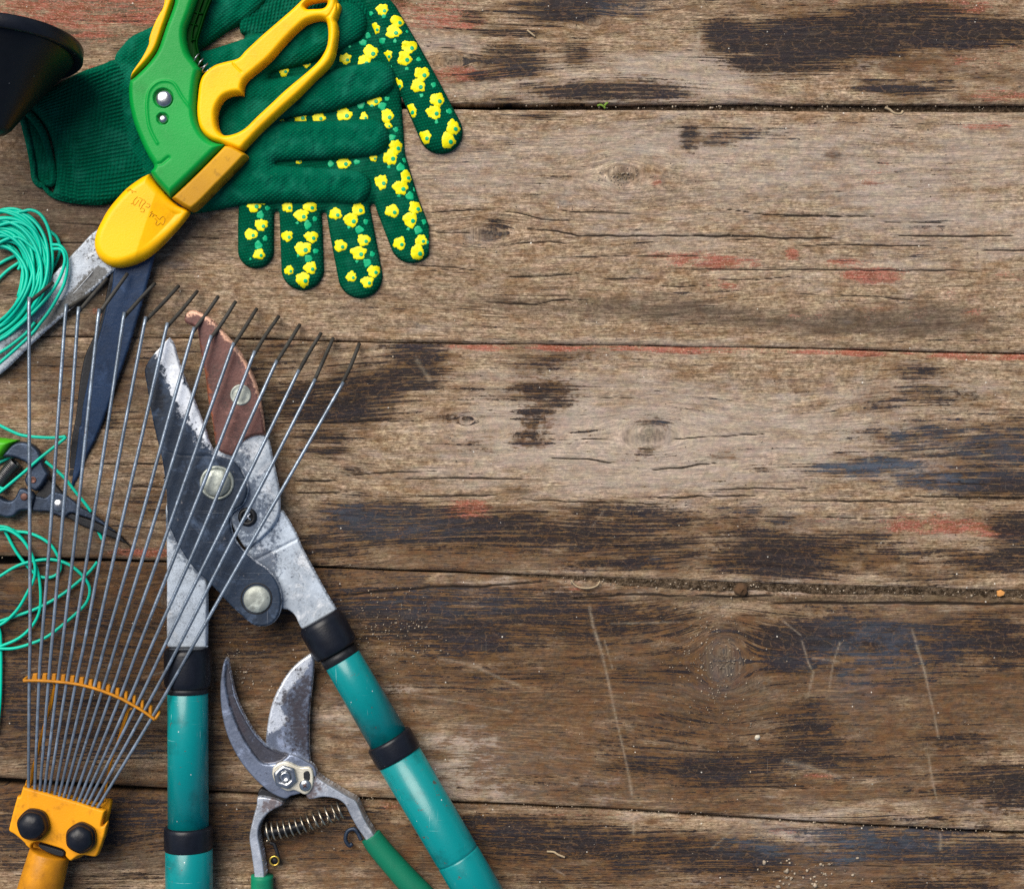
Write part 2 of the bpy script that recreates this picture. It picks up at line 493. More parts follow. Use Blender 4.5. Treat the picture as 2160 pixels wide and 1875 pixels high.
M['pot'] = mat_simple('black_pot_plastic', (.004,.0045,.006), .4, 0, 5, .3)
M['grip'] = mat_plastic('green_rubber_grip', (.004,.20,.10), (.003,.13,.07), rough=.55, grime=.5, gpx=40, dirtcol=(.005,.03,.02))
M['blade_blue'] = mat_steel('dark_blued_steel', (.022,.036,.062), (.009,.012,.019), (.74,.78,.84), rustamt=.0, metal=.0, rough=.48, stain=.35, spec=.2, bp=.5, smudge=.9, edge=.6)
M['shear_dark'] = mat_steel('coated_blade', (.018,.038,.085), (.006,.010,.018), (.4,.45,.55), rustamt=.0, metal=.0, spec=.2, rough=.36, stain=.12, use=False)
M['shear_light'] = mat_steel('speckled_blade', (.42,.47,.53), (.06,.055,.045), (.75,.78,.8), rustamt=.1, metal=.3, rough=.45, sp=5, stain=.95, speck=.85)
M['plate'] = mat_steel('pale_zinc_steel', (.48,.55,.63), (.06,.085,.13), (.74,.80,.86), rustamt=.0, metal=.15, rough=.45, stain=.7, spec=.25, speck=.35)
M['copper'] = mat_steel('copper_tinted_steel', (.125,.055,.046), (.035,.018,.022), (.66,.38,.26), rust=(.36,.10,.035), rustamt=.4, metal=.15, rough=.45, stain=.8, spec=.3, speck=.5, smudge=.75, edge=.7)
M['rivet'] = mat_steel('grey_green_rivet', (.36,.39,.35), (.13,.15,.14), (.6,.6,.6), rustamt=.1, metal=.4, rough=.45, use=False, stain=.6)
M['bright'] = mat_steel('bright_bolt_steel', (.42,.44,.46), (.15,.16,.18), (.9,.9,.9), rustamt=0, metal=.9, rough=.22, use=False, stain=.15, bp=.15)
M['tine'] = mat_steel('tine_wire', (.23,.28,.34), (.04,.04,.045), (.6,.65,.7), rustamt=.16, metal=.55, rough=.3, use=False, stain=.6, sp=5)
M['tine_tip'] = mat_steel('tine_tip_wire', (.045,.042,.036), (.02,.018,.015), (.1,.09,.08), rustamt=.06, metal=.2, rough=.6, use=False, stain=.6, sp=5)
M['prun'] = mat_steel('pruner_steel', (.17,.20,.27), (.045,.040,.045), (.58,.62,.68), rust=(.055,.046,.055), rustamt=.12, smudge=.7, edge=.7, metal=.55, rough=.36, stain=.6)
M['prun_arm'] = mat_steel('pruner_arm_steel', (.46,.50,.56), (.07,.07,.08), (.8,.84,.9), rust=(.13,.085,.075), rustamt=.10, metal=.6, rough=.38, stain=.6)
M['ivory'] = mat_steel('nickel_plate', (.66,.62,.5), (.2,.17,.11), (.85,.82,.7), rust=(.2,.1,.04), rustamt=.15, metal=.4, rough=.35, use=False, stain=.35)
M['spring'] = mat_steel('spring_wire', (.42,.37,.29), (.1,.08,.055), (.85,.8,.7), rustamt=.1, metal=.9, rough=.27, use=False, stain=.4, sp=4)
M['bspring'] = mat_steel('black_spring_wire', (.12,.12,.12), (.02,.02,.02), (.6,.6,.6), rustamt=.0, metal=.8, rough=.28, use=False, stain=.4, sp=4)
M['snip'] = mat_steel('blue_black_steel', (.035,.052,.085), (.008,.009,.013), (.33,.37,.43), rust=(.06,.03,.02), rustamt=.08, metal=.5, rough=.42, use=False, stain=.5)
M['snip_dark'] = mat_steel('black_steel', (.010,.011,.014), (.004,.004,.005), (.15,.15,.17), rustamt=.05, metal=.1, rough=.5, use=False, stain=.3)
M['rusty'] = mat_steel('rusty_pin', (.13,.06,.045), (.04,.025,.02), (.3,.2,.16), rustamt=.2, metal=.4, rough=.5, use=False, stain=.4)
M['brass'] = mat_simple('brass', (.55,.38,.07), .28, .8)
M['print_y'] = mat_simple('yellow_rubber_print', (.80,.72,.0), .45, 0, 4, .5, .12)
M['print_g'] = mat_simple('mint_rubber_print', (.0,.38,.16), .45, 0, 4, .4, .2)
M['pale_grit'] = mat_simple('pale_grit', (.55,.5,.4), .9)
M['brown_grit'] = mat_simple('brown_soil', (.09,.05,.025), .95, 0, 4, .6)
M['orange_chip'] = mat_simple('orange_bark', (.55,.25,.07), .8)
M['straw'] = mat_simple('dry_stalk', (.38,.29,.18), .8)
M['sprout'] = mat_simple('fresh_leaf', (.13,.22,.02), .6)
M['dust'] = mat_simple('dust', (.42,.34,.25), .95, 0, 6, .2, .75)

# ------------------------------------------------------------------ weathered planks
def wood_material():
    m = NM('weathered_wood')
    g, gyv, ck, kn = m.attr('grain')           # R,G = grain coordinates (px/1000), B = crack, A = knot/dirt
    fk, fb, fr, fp = m.attr('film')            # black film, brown film, red paint, pale/tone
    uu, uv, ub, sd = m.attr('extra')           # R = blue tint, G = pale scratch, B = dark soil, A = plank id
    def gv(sx, sy, off=0):
        c = m.N('ShaderNodeCombineXYZ')
        m.put(c.inputs[0], m.math('MULTIPLY', g, 1000./sx)); m.put(c.inputs[1], m.math('MULTIPLY', gyv, 1000./sy))
        m.put(c.inputs[2], m.math('ADD', m.math('MULTIPLY', sd, 37.), off))
        return c.outputs[0]
    fine = m.noise(1, 4, .65, v=gv(46, 3.2), dist=.15)
    med = m.noise(1, 4, .6, v=gv(170, 9, 3), dist=.2)
    broad = m.noise(1, 3, .55, v=gv(420, 42, 7), dist=.3)
    pores = m.noise(1, 3, .7, v=gv(17, 2.1, 11))
    blot = m.noise(1, 6, .68, v=gv(60, 20, 15), dist=.35)
    blot2 = m.noise(1, 5, .66, v=gv(22, 9, 19), dist=.3)
    grit = m.noise(1, 3, .7, v=gv(5, 3.5, 23))
    streak = m.noise(1, 3, .6, v=gv(260, 6.5, 29), dist=.1)
    # bare timber
    pale, mid_, dk = (.44,.335,.230), (.215,.145,.088), (.050,.030,.018)
    c = m.mix(m.ss(fine, .34, .62), mid_, pale)
    c = m.mix(m.math('MULTIPLY', m.ss(med, .54, .36), .42), c, (.145,.100,.064))
    c = m.mix(m.math('MULTIPLY', m.ss(broad, .52, .3), .38), c, (.17,.125,.088))
    c = m.mix(m.math('MULTIPLY', m.ss(blot, .5, .7), .5), c, (.42,.345,.27))
    c = m.mix(m.math('MULTIPLY', m.ss(pores, .62, .74), .75), c, dk)
    c = m.mix(m.math('MULTIPLY', m.ss(streak, .64, .74), .42), c, (.07,.045,.03))
    c = m.mix(m.math('MULTIPLY', m.ss(grit, .60, .76), .35), c, (.46,.39,.31))
    c = m.mix(m.math('MULTIPLY', m.ss(grit, .40, .27), .45), c, (.05,.035,.025))
    hf = m.noise(1, 2, .7, v=gv(8, 1.9, 71)); hf2 = m.noise(1, 2, .6, v=gv(34, 2.4, 77))
    c = m.mix(1.0, c, m.mix(m.ss(m.math('ADD', m.math('MULTIPLY', hf, .6), m.math('MULTIPLY', hf2, .4)), .34, .62), (.50,.47,.44), (1.25,1.25,1.24)), 'MULTIPLY')
    mo = m.noise(1, 5, .75, v=gv(13, 9, 95)); mo2 = m.noise(1, 5, .7, v=gv(70, 42, 97), dist=.4)
    c = m.mix(m.math('MULTIPLY', m.ss(mo2, .44, .66), .62), c, (.175,.092,.038))
    c = m.mix(1.0, c, m.mix(m.ss(mo, .36, .64), (.55,.52,.49), (1.25,1.25,1.24)), 'MULTIPLY')
    # tone: fp  .5 neutral, >.5 pale, <.5 dirty
    tn = m.math('ADD', fp, m.math('MULTIPLY', m.math('SUBTRACT', blot, .5), .35))
    c = m.mix(m.math('MULTIPLY', m.ss(tn, .45, .05), .72), c, (.055,.040,.030))
    c = m.mix(m.math('MULTIPLY', m.ss(tn, .55, .95), .42), c, (.46,.40,.35))
    def film(d, nb, na, w1, w2, lo=.46, hi=.54):
        v = m.math('ADD', d, m.math('MULTIPLY', m.math('SUBTRACT', nb, .5), w1))
        v = m.math('ADD', v, m.math('MULTIPLY', m.math('SUBTRACT', na, .5), w2))
        return m.ss(v, lo, hi), v
    st2 = m.math('ADD', m.math('MULTIPLY', m.noise(1, 2, .5, v=gv(420, 4.6, 83), dist=.05), .60), m.math('MULTIPLY', m.noise(1, 3, .65, v=gv(60, 2.8, 87), dist=.3), .40))
    # brown varnish film
    fB, _ = film(fb, m.math('ADD', m.math('MULTIPLY', blot, .55), m.math('MULTIPLY', mo, .45)), fine, 2.0, 1.2, .36, .68)
    bc = m.mix(m.ss(blot2, .38, .62), (.105,.050,.018), (.042,.024,.015))
    bc = m.mix(m.math('MULTIPLY', m.ss(st2, .53, .64), .8), bc, (.27,.165,.085))
    bc = m.mix(m.math('MULTIPLY', m.ss(mo2, .5, .68), .5), bc, (.13,.055,.022))
    c = m.mix(m.math('MULTIPLY', fB, .82), c, bc)
    # red paint
    fR, _ = film(fr, blot, m.math('ADD', m.math('MULTIPLY', st2, .5), m.math('MULTIPLY', grit, .5)), 1.5, 2.2, .42, .66)
    rc = m.mix(m.ss(blot2, .4, .62), (.19,.048,.022), (.34,.10,.07))
    rc = m.mix(m.ss(grit, .52, .68), rc, (.44,.27,.19))
    rc = m.mix(m.math('MULTIPLY', m.ss(grit, .45, .33), .7), rc, (.07,.03,.018))
    rc = m.mix(m.math('MULTIPLY', m.ss(blot, .55, .68), .6), rc, (.15,.075,.03))
    c = m.mix(m.math('MULTIPLY', fR, .85), c, rc)
    # black film with worn grain ridges, orange rim
    fK, vK = film(fk, m.math('ADD', m.math('MULTIPLY', blot, .45), m.math('MULTIPLY', mo, .55)), st2, 2.7, 4.0, .46, .64)
    fK2, _ = film(m.math('ADD', fk, .2), mo, st2, 1.8, 1.6, .36, .66)
    c = m.mix(m.math('MULTIPLY', fK2, .72), c, m.mix(m.ss(blot2, .42, .6), (.115,.060,.022), (.048,.028,.018)))
    kc = m.mix(m.ss(blot2, .35, .65), (.009,.009,.013), (.022,.015,.013))
    kc = m.mix(m.math('MULTIPLY', m.ss(broad, .45, .65), .4), kc, (.017,.019,.030))
    kc = m.mix(m.math('MULTIPLY', uu, m.ss(blot, .3, .6)), kc, (.022,.036,.058))
    # crackle in the film
    v2 = m.N('ShaderNodeTexVoronoi', feature='DISTANCE_TO_EDGE'); va = m.N('ShaderNodeVectorMath', operation='ADD'); m.L(gv(26, 13, 5), va.inputs[0]); m.L(m.noise(1, 4, .7, v=gv(20, 14, 6), col=True), va.inputs[1]); m.L(va.outputs[0], v2.inputs[0]); v2.inputs['Scale'].default_value = 1
    cr = m.math('MULTIPLY', m.ss(v2.outputs['Distance'], .07, .02), m.ss(blot2, .40, .6))
    kc = m.mix(m.math('MULTIPLY', cr, .55), kc, (.15,.085,.042))
    kc = m.mix(m.math('MULTIPLY', m.ss(grit, .56, .74), .5), kc, (.12,.095,.08))
    kc = m.mix(m.math('MULTIPLY', m.ss(m.noise(1, 4, .7, v=gv(60, 30, 91), dist=.8), .55, .72), .4), kc, (.085,.060,.045))
    c = m.mix(m.math('MULTIPLY', fK, .93), c, kc)
    # blue-grey wash
    c = m.mix(m.math('MULTIPLY', m.math('MULTIPLY', uu, m.ss(blot, .35, .6)), .35), c, (.10,.12,.15))
    # pale scratches
    sv = m.math('MULTIPLY', uv, m.ss(blot2, .28, .5))
    sv = m.math('MULTIPLY', sv, m.mr(grit, .35, .6, .35, 1))
    c = m.mix(m.math('MULTIPLY', sv, .55), c, (.36,.29,.21))
    h1 = m.noise(1, 1, .5, v=m.vec(gv(1, 1, 40), 1/3.2, 1/120., 1, .5)); h2 = m.noise(1, 1, .5, v=m.vec(gv(1, 1, 44), 1/90., 1/2.6, 1, .35))
    h = m.math('MULTIPLY', m.ss(m.math('MAXIMUM', h1, h2), .76, .82), m.ss(broad, .42, .6))
    c = m.mix(m.math('MULTIPLY', h, .3), c, (.33,.28,.23))
    # knots & soil
    kd = m.math('ADD', kn, m.math('MULTIPLY', m.math('SUBTRACT', blot2, .5), .9))
    c = m.mix(m.math('MULTIPLY', m.ss(kd, .4, 1.0), .62), c, m.mix(m.ss(grit, .42, .6), (.045,.034,.026), (.17,.13,.09)))
    sl = m.math('ADD', ub, m.math('MULTIPLY', m.math('SUBTRACT', grit, .5), 1.2))
    c = m.mix(m.math('MULTIPLY', m.ss(sl, .45, .8), .85), c, m.mix(m.ss(blot2, .4, .6), (.045,.030,.018), (.13,.09,.05)))
    # faint colour drift of old paint dust
    cn = m.noise(1, 3, .6, v=gv(26, 16, 99), col=True)
    c = m.mix(.10, c, cn, 'OVERLAY')
    # cracks
    c = m.mix(m.math('MULTIPLY', m.ss(ck, .14, .62), .95), c, (.016,.011,.008))
    # white dust grains
    d, cc = m.vor(1, v=m.vec(gv(1, 1, 50), 1/20., 1/20.)); sz = m.N('ShaderNodeSeparateColor'); m.L(cc, sz.inputs[0])
    thr = m.mr(sz.outputs[0], .45, 1, -.02, .085)
    w = m.math('LESS_THAN', d, thr)
    c = m.mix(m.math('MULTIPLY', w, m.ss(blot, .3, .6)), c, (.62,.58,.50))
    d2, _ = m.vor(1, v=m.vec(gv(1, 1, 60), 1/31., 1/31.)); c = m.mix(m.math('MULTIPLY', m.ss(d2, .065, .045), .8), c, (.03,.02,.015))
    rg = m.math('SUBTRACT', m.mr(fine, .3, .7, .85, .68), m.math('MULTIPLY', fK, .18))
    hgt = m.math('ADD', m.math('MULTIPLY', fine, 1.2), m.math('ADD', m.math('MULTIPLY', pores, -.7), m.math('MULTIPLY', fK, .35)))
    hgt = m.math('ADD', hgt, m.math('MULTIPLY', grit, .5))
    hgt = m.math('ADD', hgt, m.math('MULTIPLY', med, 1.2))
    m.bump(hgt, 2.2, .8)
    return m.set(col=c, rough=rg, spec=.14)
M['wood'] = wood_material()

# seams between planks (lower edge of one, upper edge of the next), photo px
SE = [
 ([(-200,-190),(2400,-190)], None),
 ([(-200,208),(860,216),(960,219),(1240,218),(1510,219),(1700,220),(1960,220),(2160,221),(2400,222)],
  [(-200,220),(860,230),(1100,231),(1300,233),(1630,233),(1850,236),(2400,237)]),
 ([(-200,707),(100,709),(560,714),(800,722),(1100,725.6),(1360,728.6),(1700,734.6),(2000,741.6),(2400,749)],
  [(-200,710),(100,711.5),(560,716),(800,723.5),(1100,727),(1360,730),(1700,736),(2000,744),(2400,751)]),
 ([(-200,1168),(0,1173),(240,1180),(500,1187),(700,1196),(1000,1207),(1360,1222),(1660,1232),(2160,1246),(2400,1252)],
  [(-200,1186),(0,1192),(120,1186),(240,1184),(500,1192),(700,1200),(1000,1211),(1250,1225),(1400,1233),(1560,1242),(1700,1245),(2000,1252),(2160,1260),(2400,1266)]),
 ([(-200,1636),(0,1641),(60,1645),(240,1656),(450,1668),(700,1678),(960,1691),(1250,1702),(1460,1716),(1800,1738),(2160,1755),(2400,1768)],
  [(-200,1646),(0,1656),(60,1658),(240,1669),(450,1675),(700,1685),(960,1697),(1250,1708),(1460,1722),(1800,1743),(2160,1762),(2400,1775)]),
 ([(-200,2080),(2400,2080)], None)]
def yline(l, x):
    P = np.array(l); return np.interp(x, P[:, 0], P[:, 1])

K = [(1378,892,26,8,.8),(1362,950,18,9,.7),(1402,905,12,10,.6),(1050,480,22,16,.6),(1520,1390,26,44,.5),(1190,15,95,26,1),(1160,32,34,16,1),(1000,38,30,14,.8),(1070,65,60,12,.6),(1075,128,55,22,1),(1105,155,30,10,.8),(1215,112,24,18,.7),(1300,190,110,15,1),(1390,200,60,9,.9),
 (1552,82,50,26,1.2),(1520,68,30,18,.9),(1700,85,100,36,1.3),(1665,130,75,20,1),(1830,88,110,26,1.2),(1850,35,70,22,.9),(1960,28,70,20,.8),(2010,68,130,28,1.1),(2110,62,90,18,1),(1790,62,80,24,1),(1590,132,45,16,.9),(1900,190,60,12,.8),(1850,183,45,12,.7),
 (1455,290,17,24,.9),(1505,302,40,9,.7),(1140,243,50,10,.5),(1560,285,60,12,.45),
 (880,750,55,22,1.1),(870,790,55,26,1),(780,812,90,36,1),(710,862,90,24,1.3),(640,850,60,30,1),(690,920,45,18,.8),(700,950,40,8,.8),(560,760,60,50,.6),(1130,760,60,12,.75),(1150,778,50,8,.7),(1150,825,50,14,1.0),(1170,848,35,14,.8),(1130,870,28,12,.7),(1120,890,22,14,.6),
 (1110,925,30,12,.55),(950,880,30,8,.5),(950,882,18,6,.5),
 (1930,785,45,22,.75),(1960,835,90,22,.7),(1860,860,30,10,.5),(1960,925,120,26,.75),(2100,950,90,46,.95),(1880,980,60,10,.8),(1795,992,60,14,.95),(1840,975,45,12,.9),(1970,1012,80,16,1.0),(2090,1020,90,26,1.2),(2150,930,60,40,.8),
 (760,1088,60,22,1.1),(740,1125,100,24,1),(690,1160,75,20,.9),(880,1098,90,28,1),(950,1130,150,24,.9),(1080,1100,90,20,1.0),(1210,1130,150,32,.95),(1290,1078,90,14,.9),(1340,1150,70,24,.8),(1300,1188,90,12,.9),(1400,1095,60,18,.8),(1420,1150,60,18,.8),
 (1610,1150,75,34,1.1),(1660,1188,90,24,1.2),(1760,1135,110,22,.8),(1880,1175,100,20,.5),(2140,1110,45,26,1.1),(2110,1185,80,20,1.0),(1960,1215,100,8,.8),(2150,1160,50,20,.8),(1560,1075,60,10,.5),
 (850,1285,150,38,.9),(940,1335,160,46,.85),(1110,1290,160,36,.85),(1240,1310,110,36,.85),(1060,1400,220,40,.4),(1390,1300,60,30,.6),
 (1660,1365,70,48,1.2),(1720,1340,60,30,1.1),(1830,1340,120,36,1),(1980,1352,150,36,.9),(2110,1345,60,46,.9),(1900,1410,160,30,.5),(1710,1560,70,44,.9),(1690,1605,120,22,.9),(1510,1620,80,34,1),(1600,1640,80,22,.8),(2110,1655,90,34,1),(2130,1690,60,14,.8),(1440,1400,60,30,.5),(1400,1610,100,30,.6),(1250,1660,90,14,.45),(1370,1560,90,40,.45),(2050,1560,90,30,.5),
 (1150,1765,140,30,.9),(1050,1750,120,24,.9),(1300,1780,180,30,.85),(1480,1795,80,30,.7),(1860,1775,130,34,1),(1590,1805,55,26,1.1),(2060,1800,140,30,.8),(1960,1860,120,30,.6),(1200,1850,120,20,.5),(1500,1860,150,20,.4),(1330,1830,40,20,.8),
 (560,1330,120,60,.7),(470,1290,60,30,.6),(100,1330,200,70,.65),(60,1480,160,90,.7),(230,1560,160,40,.6),(300,1480,80,60,.5),(60,1760,120,60,.8),(250,1740,140,60,.75),(520,1740,70,40,.7),(680,1730,90,40,.6),(200,1850,140,20,.3),(480,1560,40,50,.5),(310,905,60,40,.35),(330,1060,50,30,.6),(260,1120,60,20,.4),(70,780,100,30,.35)]
Bf = [(1700,40,240,40,.5),(2060,40,150,50,.65),(1900,130,160,26,.6),(2080,150,110,26,.55),(2100,208,90,12,.6),(1650,140,120,30,.5),(1000,160,60,22,.5),(980,110,60,60,.35),(1200,200,220,14,.45),(1100,60,200,40,.35),(1340,150,60,20,.45),
 (1120,925,40,18,.8),(1020,930,45,18,.6),(940,880,45,14,.6),(1140,880,40,50,.55),(700,790,140,60,.55),(870,860,60,20,.5),(1000,735,250,14,.5),(1150,770,90,30,.6),(1150,830,60,40,.7),(1880,850,90,60,.35),
 (1350,1180,800,34,.72),(1350,1115,800,34,.6),(1950,830,120,50,.35),
 (1200,1430,420,150,.62),(1900,1440,340,150,.6),(1300,1620,260,70,.6),(1080,1560,120,30,.35),(850,1260,120,40,.5),(1000,1240,160,12,.55),(1600,1700,160,16,.55),(1900,1640,220,60,.5),(1480,1560,120,80,.5),
 (1200,1800,420,50,.6),(1850,1840,400,50,.6),(1000,1790,200,80,.5),(700,1790,120,60,.5),(120,820,160,60,.55),(300,800,100,70,.5),(300,1080,160,60,.35),(180,1300,260,160,.55),(560,1400,80,120,.45),(380,1240,100,60,.6),(250,1700,240,60,.5),(640,1600,120,20,.35),(2130,250,90,16,.4),(640,1240,160,30,.5),(500,1480,40,90,.35),(2060,1070,120,20,.35),(1750,640,180,40,.35)]
Rf = [(900,28,110,34,.62),(960,50,80,14,.6),(960,155,90,14,.7),(905,165,60,14,.6),(150,25,280,50,.6),(60,60,120,60,.35),(250,80,90,40,.42),(1060,115,40,14,.4),(1430,540,60,14,.62),(1490,552,80,14,.7),(1570,555,40,10,.5),(1835,582,60,16,.75),(1790,556,50,12,.6),(1800,560,30,14,.5),(1540,600,110,10,.5),(1670,535,14,14,.7),(1840,378,35,20,.42),(1850,345,30,12,.4),(1390,390,14,12,.6),(1380,365,20,8,.4),(2130,585,40,10,.5),(1120,290,40,8,.35),
 (990,1072,40,16,1.05),(985,1088,50,12,.8),(1990,1110,130,18,.62),(1940,1088,60,12,.5),(2100,1122,70,14,.7),(1750,1100,120,10,.35),(2060,130,70,12,.5),(2120,100,60,14,.4),(1990,15,110,18,.55),(1800,10,120,10,.4),(2110,200,70,12,.6),(2080,265,60,10,.5),(1600,235,60,6,.3),(1210,1235,20,12,.6),
 (1150,1720,260,8,.35),(560,1740,70,16,.4),(1800,660,160,20,.35),(2050,620,80,16,.35),(330,1165,90,10,.6),(1300,60,90,16,.25),(980,1770,60,16,.4),(1650,1755,30,8,.5),(1980,640,120,20,.3),(700,1690,60,8,.4),(760,1700,120,12,.4)]
Pf = [(920,80,60,34,.35),(1450,165,150,50,.25),(1100,190,160,20,.2),(1600,330,560,110,.22),(1150,380,260,130,.1),(1950,400,120,200,.1),(1530,800,330,120,.25),(1500,960,300,60,.22),(1100,1010,420,40,.12),(900,1450,130,26,.25),(1000,1570,170,30,.3),(880,1620,220,24,.25),(1700,1760,60,30,.35),(1300,1850,220,12,.25),(1800,1850,220,14,.25),(2050,1690,160,24,.2),(1060,1660,260,20,.25),(1500,1720,120,10,.2),(2100,1250,120,20,.1),(560,1480,60,40,.2),(700,1500,120,80,.3),(250,1600,120,14,.35),(400,1700,60,20,.2),(650,1840,90,30,.35),(60,1840,90,30,.3),(1600,1240,260,16,.2),(980,900,160,60,.12),(460,640,60,60,.1),
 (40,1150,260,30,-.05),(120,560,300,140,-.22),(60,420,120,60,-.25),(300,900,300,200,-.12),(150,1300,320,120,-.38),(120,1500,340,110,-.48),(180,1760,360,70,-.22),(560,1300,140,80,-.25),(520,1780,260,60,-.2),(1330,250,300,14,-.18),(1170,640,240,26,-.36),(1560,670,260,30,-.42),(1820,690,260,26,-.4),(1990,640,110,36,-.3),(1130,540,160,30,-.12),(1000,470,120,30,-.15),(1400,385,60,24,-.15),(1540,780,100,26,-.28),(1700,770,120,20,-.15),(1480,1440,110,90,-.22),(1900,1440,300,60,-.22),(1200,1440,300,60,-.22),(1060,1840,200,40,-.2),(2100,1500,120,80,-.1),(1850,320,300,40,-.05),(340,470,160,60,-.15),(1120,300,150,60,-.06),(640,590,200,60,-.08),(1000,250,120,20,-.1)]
Uf = [(1522,1400,24,40,.8),(1380,893,20,8,.5),(1880,985,90,16,1),(1800,992,70,14,1),(1960,1010,70,18,.9),(1960,920,110,26,.5),(2100,950,80,40,.4),(1650,350,120,70,.25),(1850,450,160,80,.25),(1620,1770,60,24,.8),(1760,1790,70,30,.8),(1870,1770,110,26,.5),(730,1085,60,20,.5),(850,1110,90,20,.4),(1330,25,60,20,.4),(1020,260,120,60,.1),(1375,250,30,10,.5),(1760,1090,120,20,.4),(1600,1070,100,12,.3),(930,1260,120,40,.25),(1850,1370,90,60,.5),(1800,1440,40,60,.5),(1000,320,120,30,.2),(1680,830,180,40,.2)]
KN = [(1375,920,24,2.2),(1030,492,16,2.4),(958,130,13,2.2),(1525,1395,44,.9),(1312,368,20,1.6),(985,886,7,1.6),(660,640,0,1),(352,1265,16,1.6),(1250,46,10,2)]
SCR = [([(1244,1280),(1250,1316),(1271,1381),(1286,1450),(1300,1515),(1308,1551),(1326,1631),(1333,1675)],3.6),
 ([(1924,1327),(1950,1414),(1968,1493),(1979,1552)],3.4),([(1959,1595),(1966,1640),(1976,1686)],3),([(1336,1725),(1336,1758)],3.5),([(1984,1760),(1984,1790)],3.5),
 ([(927,1388),(1000,1403),(1050,1428),(1097,1446)],4.5),([(1652,1604),(1714,1620),(1772,1639)],5),([(1290,1315),(1440,1312)],2.2),
 ([(1692,1352),(1706,1400),(1716,1417),(1704,1470)],3),([(1714,1388),(1768,1394)],3),([(1772,1355),(1757,1400),(1750,1450)],2.6),([(1653,1310),(1690,1340)],2.6),([(1275,1350),(1292,1410)],2),
 ([(940,280),(960,330),(975,420)],3),([(2060,240),(2066,330),(2062,400),(2072,500),(2066,580)],5),([(2046,300),(2056,400)],3),([(1935,300),(1990,360),(1985,380)],4),([(1620,235),(1600,330)],6),([(1475,70),(1460,200)],6),
 ([(880,760),(905,800)],6),([(760,1520),(850,1560)],2),([(1860,760),(1830,830)],3),([(2098,850),(2085,885)],4),([(1835,940),(1832,975)],2),([(1160,1050),(1240,1040)],2),([(855,1460),(1080,1500)],1.5),
 ([(1165,1830),(1190,1845)],2.5),([(1500,1790),(1580,1720)],2),([(300,1430),(350,1415)],2),([(45,1420),(80,1407)],2),([(1275,1075),(1250,1110)],2)]
CRK = []
for r, pts, w in [('W2',[(0,1310),(320,1355),(1050,1365)],1.3),('W2',[(320,1361),(700,1363),(1050,1362)],1.7),('W2',[(980,1405),(1150,1400),(1440,1402)],1.5),('W2',[(-200,1484),(0,1487),(150,1490),(450,1500),(850,1502)],2.6),('W2',[(1110,1490),(1650,1487),(1900,1490)],2.2),
  ('W2',[(500,1550),(860,1545),(1400,1552)],1.9),('W2',[(1660,1575),(1940,1582),(2200,1580)],2),('W2',[(-300,1694),(0,1697),(400,1700),(1750,1706)],1.8),('W2',[(0,1760),(250,1765),(500,1740)],1.4),
  ('W1',[(130,1345),(300,1330),(580,1318)],1.9),('W1',[(600,1330),(700,1345),(850,1382),(1040,1390)],1.6),('W1',[(950,1330),(1200,1338),(1490,1346)],1.6),('W1',[(700,1437),(950,1455),(1080,1488),(1500,1485),(1941,1488)],2.1),
  ('W1',[(550,1555),(700,1530),(900,1525),(1050,1530)],1.7),('W1',[(850,1620),(1400,1618),(1941,1610)],1.2),('W1',[(600,1752),(850,1740),(1100,1722)],1.8),('W1',[(1180,1755),(1560,1757)],1.6),('W1',[(0,1670),(250,1680),(450,1706)],1.7),
  ('W1',[(120,1462),(420,1466)],1.4),('W1',[(650,157),(880,168)],1.4),('W3',[(1170,100),(1480,108),(1560,90),(1780,85)],2),('W3',[(130,745),(330,750),(640,745),(850,745)],1.6),
  ('W3',[(420,1040),(600,1025),(950,1016)],1.8),('W3',[(100,1065),(300,1070),(400,1068)],1.9),('W3',[(710,1060),(1000,1052),(1430,1058)],1.9),('W3',[(160,1130),(330,1135),(460,1125)],1.6),('W3',[(750,1158),(1000,1148),(1290,1150)],2),
  ('W3',[(1300,1166),(1700,1180),(2300,1200)],1.8),('W3',[(1540,942),(1750,950),(1920,975)],1.9),('W3',[(1500,840),(1950,845)],1.3),('W4',[(0,1012),(200,997),(410,970)],2.1),('W4',[(0,1165),(350,1155),(640,1147)],1.9),
  ('W4',[(300,1120),(500,1110),(930,1112)],1.8),('W4',[(700,1178),(1100,1180),(1550,1187)],2),('W4',[(1360,1155),(2064,1162),(2400,1160)],2),('W4',[(110,842),(380,830),(680,810)],1.6),('W4',[(350,1270),(700,1265),(1500,1275)],1.4),
  ('W4',[(700,50),(1200,65),(1500,90)],1.4),('W4',[(0,10),(370,12)],1.2),
  ('W5',[(-200,95),(0,75),(400,38),(700,33),(1130,0)],3.2),('W5',[(1200,105),(1600,80),(1930,88)],2.8),('W6',[(0,85),(250,90),(500,88)],3),('W6',[(400,134),(700,128),(1400,128),(1600,134),(2100,134)],4.2),
  ('W6',[(1350,1380),(1500,1390)],2.2),('P',[(60,508),(120,512),(260,516)],1.8),('P',[(110,470),(230,476)],1.5),('P',[(400,500),(470,505)],1.3),('P',[(180,978),(350,980)],1.6),('P',[(250,1024),(345,1027)],1.8),('P',[(0,620),(60,624)],1.3),
  ('P',[(0,1205),(60,1196),(110,1190)],2.5),('P',[(300,735),(340,733)],1.3),('P',[(0,1500),(90,1506)],1.3)]:
    CRK.append((Z(r, pts), w))

